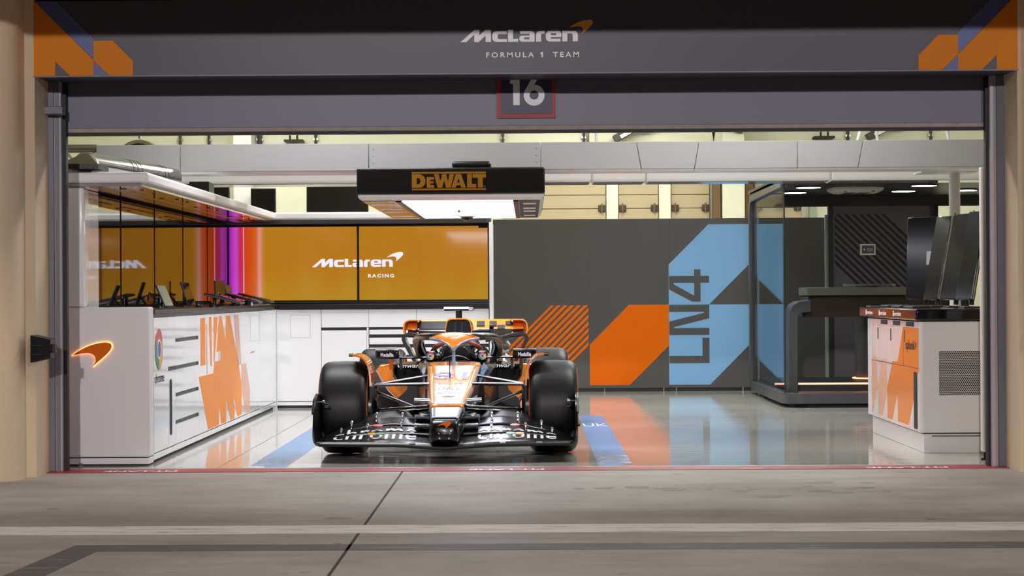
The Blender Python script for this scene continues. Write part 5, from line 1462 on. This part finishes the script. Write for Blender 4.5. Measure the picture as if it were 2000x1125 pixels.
    # ---- airbox and engine cover
    def arch(y, w, zb, zt, k=1.0):
        pts = rp([(-w * 1.0, zb, 0.01), (w * 1.0, zb, 0.01), (w * 1.0, (zb + zt) / 2 + 0.02, 0.02), (w * 0.88, zt, 0.075), (-w * 0.88, zt, 0.075), (-w, (zb + zt) / 2 + 0.02, 0.02)], 4)
        return [(p[0], y, p[1]) for p in pts]
    mb = MB(); mb.loft([arch(2.10, 0.112, 0.80, 1.022), arch(2.16, 0.120, 0.79, 1.030), arch(2.5, 0.13, 0.70, 1.02), arch(3.0, 0.12, 0.55, 0.93), arch(3.6, 0.08, 0.42, 0.74), arch(4.1, 0.04, 0.36, 0.55)])
    eng = P(mb, 'engine_cover', M_CARBON, deg=40)
    lip = MB(); lip.loft([arch(2.105, 0.112, 0.805, 1.018), arch(2.088, 0.113, 0.802, 1.020), arch(2.088, 0.119, 0.79, 1.027), arch(2.14, 0.122, 0.785, 1.034)], cap=False); P(lip, 'intake_lip', M_PAPAYA, eng)
    MB().plate([[[(p[0], p[2]) for p in arch(0, 0.1135, 0.802, 1.0205)]]], ((0, 2.098, 0), (1, 0, 0), (0, 0, 1)), 0.004).build('intake', M_INLET, eng)
    for s in (-1, 1): MB().box(s * 0.03 - 0.006, s * 0.03 + 0.006, 2.088, 2.094, 0.81, 0.99).build('intake_vane', M_CARBONM, eng)
    mb = MB(); mb.loft([ring(2.25, 0.26, 0.40, 0.78, 0.15, 0.08, 0.03), ring(2.7, 0.22, 0.42, 0.74, 0.12, 0.08, 0.03), ring(3.3, 0.13, 0.25, 0.58, 0.12, 0.06, 0.03), ring(4.0, 0.06, 0.10, 0.42, 0.2, 0.03, 0.03)]); P(mb, 'rear_bodywork', M_CARBON)
    P(MB().tube([(0, 2.2, 1.02), (0, 2.2, 1.10)], 0.030, 14), 'camera_stem', M_CARBON)
    mb = MB(); mb.loft([[(x, 2.13, 1.097), (x, 2.17, 1.128), (x, 2.26, 1.122), (x, 2.26, 1.100)] for x in (-0.132, 0.132)]); P(mb, 'roll_hoop_camera', M_CARBON, bevel=0.006)
    mb = MB(); mb.loft([[(x, 2.128, 1.114), (x, 2.165, 1.131), (x, 2.258, 1.126), (x, 2.2, 1.118)] for x in (-0.133, 0.09)]); P(mb, 'camera_cap', M_CARBLUE)
    P(MB().cyl((0, 2.2, 1.125), (0, 2.2, 1.150), 0.004, 8), 'top_aerial', M_INLET)
    # side camera on a bar, on the right of the intake
    P(MB().tube([(0.115, 2.12, 0.90), (0.20, 2.08, 0.915), (0.29, 2.07, 0.918)], 0.020, 12), 'camera_bar', M_CARBONM)
    mb = MB().box(0.275, 0.315, 2.03, 2.08, 0.875, 0.975); sc = P(mb, 'side_camera', M_SATBLACK, bevel=0.012, seg=3)
    MB().cyl((0.295, 2.03, 0.945), (0.295, 2.024, 0.945), 0.012, 14).build('lens', M_GLASSBLK, sc)
    # ---- sidepods and floor
    for s in (-1, 1):
        def sec(y, k, zt, ox):
            prof = [(0.26, 0.20), (0.36, 0.22), (0.50, 0.30), (0.60, 0.40), (0.66, 0.50), (0.70, 0.58), (0.66, zt - 0.008), (0.58, zt), (0.40, zt - 0.003), (0.26, zt)]
            pts = [(s * (0.26 + (x - 0.26) * k + (ox if x > 0.3 else 0)), y, z) for (x, z) in prof]
            return pts if s > 0 else pts[::-1]
        mb = MB(); mb.loft([sec(1.80, 1.0, 0.630, 0.0), sec(1.84, 1.04, 0.636, 0.005), sec(2.2, 1.08, 0.62, 0.0), sec(2.7, 1.0, 0.56, 0.0), sec(3.1, 0.65, 0.48, 0), sec(3.5, 0.3, 0.42, 0)])
        sp = P(mb, 'sidepod', M_PAPAYA, deg=40)
        # black top deck and intake mouth
        mb = MB(); mb.loft([[(s * 0.24, 1.70, 0.637), (s * 0.56, 1.70, 0.637), (s * 0.56, 1.73, 0.600), (s * 0.24, 1.73, 0.590)], [(s * 0.24, 1.9, 0.660), (s * 0.58, 1.9, 0.648), (s * 0.58, 1.9, 0.60), (s * 0.24, 1.9, 0.59)], [(s * 0.2, 2.6, 0.66), (s * 0.60, 2.6, 0.60), (s * 0.60, 2.6, 0.5), (s * 0.2, 2.6, 0.5)]])
        P(mb, 'top_deck', M_CARBON, sp, bevel=0.01)
        MB().plate([[rp([(0.255, 0.455, .03), (0.50, 0.475, .05), (0.545, 0.53, .03), (0.555, 0.608, .01), (0.255, 0.612, .01)])] if s > 0 else [[(-a, b) for a, b in rp([(0.255, 0.455, .03), (0.50, 0.475, .05), (0.545, 0.53, .03), (0.555, 0.608, .01), (0.255, 0.612, .01)])][::-1]]], ((0, 1.795, 0), (1, 0, 0), (0, 0, 1)), 0.01).build('intake_mouth', M_INLET, sp)
        rim = MB(); rim.tube([(s * 0.562, 1.775, 0.625), (s * 0.552, 1.775, 0.53), (s * 0.51, 1.77, 0.472), (s * 0.40, 1.765, 0.458), (s * 0.25, 1.76, 0.452)], 0.012, 10); P(rim, 'intake_edge', M_CARBON, sp)
        tb = MB(); lettering(tb, 'vmware', ((s * 0.40, 1.715, 0.617), (1, 0, 0), Vector((0, 0.15, 1)).normalized()), -0.12, -0.012, 0.10, 0.012, 0.012, bold=0.01, shear=0.3); P(tb, 'sponsor_text', M_LETTER, sp)
        ug = [(0.25, 0.12), (0.56, 0.20), (0.535, 0.33), (0.445, 0.41), (0.44, 0.452), (0.25, 0.452)]
        MB().plate([[ug if s > 0 else [(-a, b) for a, b in ug][::-1]]], ((0, 1.797, 0), (1, 0, 0), (0, 0, 1)), 0.02).build('undercut_face', M_CARBONM, sp)
        mb = MB(); mb.loft([[(s * 0.27, 1.7, 0.13), (s * 0.27, 1.7, 0.42), (s * 0.29, 1.7, 0.42), (s * 0.29, 1.7, 0.13)], [(s * 0.30, 2.4, 0.1), (s * 0.30, 2.4, 0.4), (s * 0.45, 2.4, 0.4), (s * 0.45, 2.4, 0.1)]]); P(mb, 'undercut', M_CARBON, sp)
    mb = MB()
    fl = [(-0.25, 0.75), (0.25, 0.75), (0.45, 0.95), (0.72, 1.15), (0.78, 1.5), (0.78, 2.9), (0.55, 3.2), (0.45, 3.4), (-0.45, 3.4), (-0.55, 3.2), (-0.78, 2.9), (-0.78, 1.5), (-0.72, 1.15), (-0.45, 0.95)]
    mb.loft([[(x, y, z + (0.05 if y < 1.2 and abs(x) > 0.3 else 0)) for (x, y) in fl] for z in (0.045, 0.075)]); flo = P(mb, 'floor', M_CARBONM)
    for s in (-1, 1):
        for k in range(3):
            mb = MB(); mb.loft([[(s * (0.34 + k * 0.13), 1.0 + 0.08 * k, 0.07), (s * (0.348 + k * 0.13), 1.0 + 0.08 * k, 0.07), (s * (0.348 + k * 0.13), 1.0 + 0.08 * k, 0.25 - 0.03 * k), (s * (0.34 + k * 0.13), 1.0 + 0.08 * k, 0.25 - 0.03 * k)], [(s * (0.40 + k * 0.13), 1.5, 0.06), (s * (0.408 + k * 0.13), 1.5, 0.06), (s * (0.408 + k * 0.13), 1.5, 0.22 - 0.02 * k), (s * (0.40 + k * 0.13), 1.5, 0.22 - 0.02 * k)]])
            mb.build('floor_fence', M_CARBON, flo)
    # ---- mirrors
    for s in (-1, 1):
        m = P(MB().box(s * 0.59 - 0.102, s * 0.59 + 0.102, 1.40, 1.50, 0.693, 0.772), 'mirror', M_BLACK, bevel=0.018, seg=3)
        tb = MB(); lettering(tb, 'Medallia', ((s * 0.59, 1.40, 0.730), (1, 0, 0), (0, 0, 1)), -0.055, -0.018, 0.055, 0.016, 0.002, bold=0.02); tb.build('sponsor_text', M_LETTER, m)
        MB().box(s * 0.59 - 0.10, s * 0.59 + 0.10, 1.402, 1.44, 0.768, 0.775).build('top_edge', M_SILVER, m, bevel=0.003)
        P(MB().tube([(s * 0.49, 1.45, 0.703), (s * 0.26, 1.5, 0.70)], 0.010, 10, flat=1.8), 'mirror_stay', M_CARBON)
        P(MB().box(s * 0.545, s * 0.575, 1.44, 1.48, 0.60, 0.70) if s > 0 else MB().box(-0.575, -0.545, 1.44, 1.48, 0.60, 0.70), 'mirror_leg', M_LOGO_OR if s < 0 else M_CARBON)
        P(MB().box(s * 0.48 - 0.012, s * 0.48 + 0.012, 1.5, 1.56, 0.60, 0.695), 'mirror_leg', M_CARBON)
    # ---- wheels
    def wheel(x, y, hw, name):
        s = 1 if x > 0 else -1
        r = 0.3625
        pf = [(-hw + 0.02, 0.235), (-hw, 0.255), (-hw - 0.006, 0.29), (-hw + 0.002, 0.318), (-hw + 0.020, 0.342), (-hw + 0.045, 0.355), (-hw + 0.09, 0.3605), (0, r)]
        prof = pf + [(-a, b) for a, b in pf[::-1][1:]]
        w = P(MB().lathe(prof, (x, y, r), (1, 0, 0), 64), name, M_TYRE, deg=50)
        for t in (-1, 1):
            st = MB(); st.lathe([(t * (hw + 0.004), 0.262), (t * (hw + 0.009), 0.285), (t * (hw + 0.0065), 0.300), (t * (hw - 0.002), 0.300), (t * (hw - 0.002), 0.262), (t * (hw + 0.004), 0.262)], (x, y, r), (1, 0, 0), 64); st.build('sidewall_band', M_TSTRIPE, w)
        rm = MB(); rm.lathe([(-hw + 0.03, 0.0), (-hw + 0.03, 0.20), (-hw + 0.015, 0.238), (hw - 0.015, 0.238), (hw - 0.03, 0.20), (hw - 0.03, 0.0)], (x, y, r), (1, 0, 0), 48); rm.build('wheel_cover', M_CARBON, w)
        nt = MB(); nt.lathe([(0, 0.045), (s * 0.02, 0.04), (s * 0.045, 0.028), (s * 0.05, 0)], (x + s * (hw - 0.03), y, r), (1, 0, 0), 24); nt.build('wheel_nut', M_SILVER, w)
        return w
    for s in (-1, 1):
        fw = wheel(s * 0.815, 0.0, 0.182, 'front_tyre')
        wheel(s * 0.785, 3.6, 0.212, 'rear_tyre')
        tb = MB(); lettering(tb, 'RF' if s < 0 else 'LF', ((s * 0.815 - s * (-0.0) - 0.11 if s < 0 else 0.93, -0.362, 0.40), (0, 0, 1), (-1, 0, 0)), -0.02, -0.015, 0.03, 0.015, 0.012); tb.build('tyre_mark', M_TXTGREY, fw)
        # brake duct, winglet over the tyre, deflector
        bd = P(MB().lathe([(-0.03, 0.17), (0.0, 0.225), (0.03, 0.225), (0.03, 0.0)], (s * 0.60, 0, 0.3625), (s, 0, 0), 36), 'brake_duct', M_CARBON)
        def ribbon(path, y0, y1, th, name, m, par):
            mb = MB(); rings = []
            n = len(path)
            L = []; R = []
            for i, p in enumerate(path):
                d = Vector(path[min(i + 1, n - 1)]) - Vector(path[max(i - 1, 0)]); d.normalize(); q = Vector((-d.y, d.x)) * th / 2
                L.append(Vector(p) + q); R.append(Vector(p) - q)
            rr = []
            for i in range(n):
                a0 = y0(i / (n - 1)) if callable(y0) else y0; a1 = y1(i / (n - 1)) if callable(y1) else y1
                rr.append([(s * L[i].x, a0, L[i].y), (s * R[i].x, a0, R[i].y), (s * R[i].x, a1, R[i].y), (s * L[i].x, a1, L[i].y)])
            mb.loft(rr); return mb.build(name, m, par, bevel=0.003)
        arc = [(0.745, 0.775), (0.71, 0.773), (0.675, 0.760), (0.645, 0.735), (0.622, 0.695), (0.61, 0.65), (0.604, 0.60), (0.602, 0.535)]
        ribbon(arc, lambda t: -0.20 - 0.05 * t, lambda t: 0.20, 0.016, 'wheel_winglet', M_PAPAYA, car)
        ribbon([(0.602, 0.535), (0.600, 0.40), (0.598, 0.2), (0.61, 0.1)], -0.22, 0.05, 0.018, 'wheel_deflector', M_CARBON, car)
        P(MB().lathe([(0, 0.0), (0, 0.014), (0.035, 0.014), (0.04, 0)], (s * 0.742, -0.12, 0.776), (s, 0, 0), 10), 'winglet_tip', M_CARBON)
        ribbon([(0.575, 0.44), (0.548, 0.40), (0.545, 0.33), (0.575, 0.27)], -0.16, 0.02, 0.010, 'duct_scoop', M_CARBONM, car)
        # suspension
        arms = [((0.60, 0.0, 0.535), (0.185, 0.26, 0.530), 'upper_arm', 0.013), ((0.60, 0.03, 0.535), (0.205, 0.62, 0.580), 'upper_arm', 0.011),
                ((0.58, -0.04, 0.30), (0.135, -0.42, 0.365), 'lower_arm', 0.014), ((0.58, 0.06, 0.29), (0.165, 0.35, 0.34), 'lower_arm', 0.013),
                ((0.58, -0.12, 0.345), (0.135, -0.48, 0.395), 'track_rod', 0.012), ((0.575, 0.02, 0.48), (0.15, 0.12, 0.30), 'push_rod', 0.012)]
        for (a, b, nm, r) in arms:
            P(MB().tube([(s * a[0], a[1], a[2]), (s * b[0], b[1], b[2])], r, 12, flat=2.6), nm, M_CARBON)
        for (a, b) in (((0.62, 3.55, 0.45), (0.2, 3.0, 0.45)), ((0.62, 3.6, 0.3), (0.15, 3.4, 0.26)), ((0.62, 3.65, 0.5), (0.12, 3.8, 0.42))):
            P(MB().tube([(s * a[0], a[1], a[2]), (s * b[0], b[1], b[2])], 0.013, 12, flat=2.2), 'rear_arm', M_CARBON)
    # ---- front wing
    G = [(0.0, 0.80), (0.13, 0.82), (0.28, 0.95), (0.42, 1.0), (0.58, 0.88), (0.72, 0.62), (0.84, 0.34), (0.93, 0.16), (0.99, 0.1)]
    sweep = lambda x: 0.10 * (abs(x) / 0.98) ** 1.6
    def element(name, le, te, th, x0, x1, m, parent, n=18, sym=False, dip=0.0):
        out = []
        for s in ((1,) if sym else (-1, 1)):
            mb = MB(); rings = []
            for i in range(n + 1):
                ax = x0 + (x1 - x0) * i / n
                g = interp(G, abs(ax)); sw = sweep(ax)
                zl = 0.145 + (le[1] - 0.145) * g - dip * max(0, 1 - abs(ax) / 0.35); zt = 0.155 + (te[1] - 0.155) * g - dip * max(0, 1 - abs(ax) / 0.35)
                f = foil((le[0] + sw, zl), (te[0] + sw * 0.8, zt), th, s * ax)
                rings.append(f if s > 0 else f[::-1])
            mb.loft(rings); out.append(mb.build(name, m, parent, deg=50))
        return out
    fwing = element('front_wing', (-0.95, 0.142), (-0.66, 0.205), 0.030, -0.955, 0.955, M_CARBON, car, n=40, sym=True, dip=0.022)[0]
    WL[fwing.name] = Vector((0, 0, 0))
    element('wing_flap', (-0.70, 0.198), (-0.54, 0.262), 0.018, 0.13, 0.94, M_CARBON, fwing)
    element('wing_flap', (-0.565, 0.258), (-0.43, 0.318), 0.016, 0.13, 0.94, M_CARBON, fwing)
    element('wing_flap', (-0.455, 0.308), (-0.33, 0.352), 0.014, 0.15, 0.93, M_CARBONM, fwing)
    lipm = MB(); lipm.tube([(x, -0.955 + sweep(x), 0.131 - 0.022 * max(0, 1 - abs(x) / 0.35)) for x in [-0.93 + 0.0465 * i for i in range(41)]], 0.014, 10); lipm.build('leading_edge', M_CARBONM, fwing)
    for s in (-1, 1):
        # end plate curling up from the main plane
        prof = [(0.90, 0.118), (0.935, 0.118), (0.960, 0.127), (0.978, 0.148), (0.985, 0.18), (0.987, 0.25)]
        mb = MB(); rr = []
        for (y, zt, k) in ((-0.86, 0.20, 0.0), (-0.80, 0.36, 0.0), (-0.70, 0.455, 0.0), (-0.50, 0.485, 0.005), (-0.30, 0.47, 0.01)):
            o = [(x, z) for x, z in prof[:-1]] + [(0.987 + k, max(zt, 0.2))]
            i_ = [(x - 0.012, z + 0.012) if j < 3 else (x - 0.013, z + 0.004) for j, (x, z) in enumerate(o)][::-1]
            lp = [(s * x, y, z) for x, z in o + i_]
            rr.append(lp if s > 0 else lp[::-1])
        mb.loft(rr); ep = mb.build('end_plate', M_CARBON, fwing, deg=50)
        mb = MB(); mb.tube([(s * 0.99, -0.80, 0.36), (s * 0.99, -0.70, 0.458), (s * 0.992, -0.5, 0.488), (s * 0.996, -0.30, 0.472)], 0.009, 8); mb.build('plate_rim', M_CARBONM, ep)
        mb = MB(); mb.cyl((s * 0.985, -0.62, 0.435), (s * 0.93, -0.64, 0.440), 0.005, 8); mb.lathe([(0, 0.0), (0.004, 0.012), (0.02, 0.014), (0.028, 0)], (s * 0.935, -0.64, 0.440), (-s, 0, 0), 12); mb.build('sensor_stalk', M_SILVER, ep)
        mb = MB().box(s * 1.0 - 0.012, s * 1.0 + 0.012, -0.55, -0.25, 0.24, 0.255); mb.build('dive_plane', M_CARBON, ep)
        # brackets between flaps
        bk = MB()
        for (x, a, b) in ((0.34, 0.325, 0.29), (0.54, 0.325, 0.285), (0.72, 0.27, 0.235), (0.34, 0.262, 0.23), (0.60, 0.25, 0.22), (0.80, 0.215, 0.185), (0.24, 0.31, 0.17)):
            y = -0.45 if a > 0.3 else -0.58
            y += 0.5 * sweep(x)
            bk = MB(); bk.tube([(s * x, y - 0.03, b), (s * x, y - 0.035, (a + b) / 2), (s * x, y, a + 0.008)], 0.0055, 8)
            bk.cyl((s * x, y - 0.01, a + 0.004), (s * x, y + 0.01, a + 0.012), 0.011, 10); bk.build('flap_bracket', M_SILVER, fwing)
        bk = MB()
        for x in (0.24, 0.43, 0.70): MB().box(s * x - 0.022, s * x + 0.022, -0.955 + sweep(x), -0.93 + sweep(x), 0.143, 0.152).build('edge_clip', M_SILVER, fwing)
        for (za, y) in ((0.305, -0.46), (0.250, -0.60)):
            MB().tube([(s * 0.125, y, za), (s * 0.24, y, za + 0.006)], 0.018, 10, flat=2.2).build('flap_pivot', M_SILVER, fwing)
        # big lettering split over two flaps
        vs, fs = text_groups('chrome', 0.015, 1.08)
        ax = min(v[0] for v in vs); bx = max(v[0] for v in vs); ay = min(v[1] for v in vs); by = max(v[1] for v in vs)
        xa, xb = (0.24, 0.83) if s > 0 else (-0.85, -0.22)
        nv = [(xa + (u - ax) / (bx - ax) * (xb - xa), (v - ay) / (by - ay)) for (u, v) in vs]
        for (LE, TE, th, sg, t0, t1, dpk) in (((-0.95, 0.142), (-0.66, 0.205), 0.030, -1, 0.42, 0.86, 0.022), ((-0.70, 0.198), (-0.54, 0.262), 0.018, 1, 0.25, 0.97, 0.0)):
            V, F = clip_tris(nv, fs, 0.47, sg, 1)
            upt = [(0, 0), (0.03, 0.45), (0.12, 0.85), (0.3, 1.0), (0.6, 0.7), (1, 0.08)]
            Pn = []
            for (x, q) in V:
                t = t0 + (t1 - t0) * (q / 0.47 if sg < 0 else (q - 0.47) / 0.53)
                g = interp(G, abs(x)); sw = sweep(x); dp = dpk * max(0, 1 - abs(x) / 0.35)
                l2 = Vector((LE[0] + sw, 0.145 + (LE[1] - 0.145) * g - dp)); t2 = Vector((TE[0] + sw * 0.8, 0.155 + (TE[1] - 0.155) * g - dp)); d = t2 - l2; nn = Vector((-d.y, d.x)).normalized()
                w = l2 + d * t + nn * (th * interp(upt, t) * 0.55 - 0.10 * d.length * 4 * t * (1 - t) * 0.5 + 0.0035)
                Pn.append((x, w.x, w.y))
            tb = MB(); tb.add(Pn, F)
            tb.build('wing_lettering', M_LETTER, fwing)
        # round dots of colour where the mark sits
        for (x, m, y, z) in ((0.52, M_CRED, -0.605, 0.2545), (0.49, M_CGRN, -0.76, 0.2035), (0.55, M_CYEL, -0.76, 0.2015)):
            dsc = MB(); dsc.plate([[ell(0, 0, 0.038, 0.026, 16)]], ((s * x, y + 0.5 * sweep(x), z), (1, 0, 0), Vector((0, 1, 0.25)).normalized()), 0.004); dsc.build('colour_dot', m, fwing)
    # ---- rear wing
    def rfoil(name, le, te, th, x1, m, parent, droop=0.0, n=24):
        mb = MB(); rings = []
        for i in range(n + 1):
            x = -x1 + 2 * x1 * i / n; dr = droop * (1 - (x / x1) ** 2)
            rings.append(foil((le[0], le[1] - dr), (te[0], te[1] - dr * 0.5), th, x))
        mb.loft(rings); return mb.build(name, m, parent, deg=50)
    rw = rfoil('rear_wing', (3.86, 0.835), (4.06, 0.895), 0.028, 0.57, M_CARBON, car, droop=0.045)
    WL[rw.name] = Vector()
    rfoil('upper_flap', (4.04, 0.900), (4.18, 0.995), 0.016, 0.575, M_PAPAYA, rw)
    blk = MB()
    FRW = ((0, 4.035, 0.897), (1, 0, 0), Vector((0, 0.85, 0.80)).normalized())
    for (a, b, c, d) in ((-0.48, -0.005, -0.11, 0.105), (0.11, 0.04, 0.19, 0.105), (0.235, 0.04, 0.31, 0.105), (0.395, 0.055, 0.47, 0.105), (0.315, -0.005, 0.39, 0.05)):
        blk.plate([[rect(a, b, c, d)]], FRW, 0.012)
    blk.build('black_check', M_CARBONM, rw)
    om = MB(); FR2 = ((0, 3.86, 0.80), (1, 0, 0), Vector((0, 0.9, 0.35)).normalized())
    for (a, c) in ((-0.37, -0.26), (0.02, 0.31)): om.plate([[rect(a, 0.02, c, 0.07)]], FR2, 0.022)
    om.build('orange_patch', M_PAPAYA, rw)
    for s in (-1, 1):
        def rib(path, y0, y1, th, name, m):
            mb = MB(); rr = []; n = len(path)
            for i, p in enumerate(path):
                d = (Vector(path[min(i + 1, n - 1)]) - Vector(path[max(i - 1, 0)])).normalized(); q = Vector((-d.y, d.x)) * th / 2; p = Vector(p)
                a, b = p + q, p - q
                rr.append([(s * a.x, y0, a.y), (s * b.x, y0, b.y), (s * b.x, y1, b.y), (s * a.x, y1, a.y)])
            mb.loft(rr); return mb.build(name, m, rw, bevel=0.003)
        rib([(0.44, 0.990), (0.55, 0.990), (0.585, 0.980), (0.605, 0.955), (0.612, 0.92), (0.610, 0.875), (0.60, 0.835)], 3.98, 4.22, 0.014, 'wing_tip', M_PAPAYA)
        MB().plate([[rp([(0.46, 0.905), (0.60, 0.885), (0.608, 0.96, .03), (0.58, 0.985, .02), (0.46, 0.985)])] if s > 0 else [[(-a, b) for a, b in rp([(0.46, 0.905), (0.60, 0.885), (0.608, 0.96, .03), (0.58, 0.985, .02), (0.46, 0.985)])][::-1]]], ((0, 4.16, 0), (1, 0, 0), (0, 0, 1)), 0.01).build('tip_infill', M_PAPAYA, rw)
        rib([(0.20, 0.79), (0.36, 0.815), (0.48, 0.845), (0.56, 0.852), (0.597, 0.838), (0.606, 0.81), (0.595, 0.775), (0.55, 0.69), (0.50, 0.60), (0.47, 0.50), (0.46, 0.36)], 3.84, 4.14, 0.036, 'end_plate', M_CARBON)
        for z in (0.975, 0.90, 0.865, 0.845): MB().lathe([(0, 0.010), (0.01, 0.008), (0.014, 0)], (s * 0.465, 3.98 if z > 0.87 else 3.86, z), (0, -1, 0), 10).build('bolt_head', M_SILVER, rw)
    P(MB().box(-0.02, 0.02, 3.85, 4.05, 0.35, 0.83), 'wing_pylon', M_CARBON)
    P(MB().tube([(x, 3.95, 0.40 + 0.05 * (x / 0.47) ** 2) for x in [-0.47 + 0.094 * i for i in range(11)]], 0.016, 10, flat=4), 'beam_wing', M_CARBON)
    P(MB().box(-0.04, 0.04, 4.05, 4.30, 0.28, 0.36), 'crash_structure', M_CARBON, bevel=0.01)
race_car()

# small gas bottle trolley behind the car, glimpsed beside the halo
def trolley():
    t = thing('gas_trolley', 'small steel canister with valve gauges standing behind the car on the right', 'canister', (-0.22, 20.6, 0))
    x, y = -0.26, 20.75
    MB().lathe([(0, 0.085), (0.02, 0.09), (0.50, 0.09), (0.58, 0.07), (0.62, 0.03)], (x, y, 0.0), (0, 0, 1), 24).build('bottle', M_STEEL, t)
    MB().box(x - 0.05, x + 0.05, y - 0.02, y + 0.02, 0.62, 0.66).build('valve_block', M_ALU, t, bevel=0.01)
    for dx in (-0.045, 0.005):
        MB().lathe([(0, 0.03), (0.02, 0.032), (0.025, 0.024), (0.026, 0)], (x + dx, y - 0.02, 0.688), (0, -1, 0), 20).build('gauge', M_DARKMETAL, t)
    MB().tube([(x + 0.03, y, 0.66), (x + 0.05, y, 0.71), (x + 0.02, y, 0.745)], 0.018, 10).build('handle', M_ALU, t)
trolley()
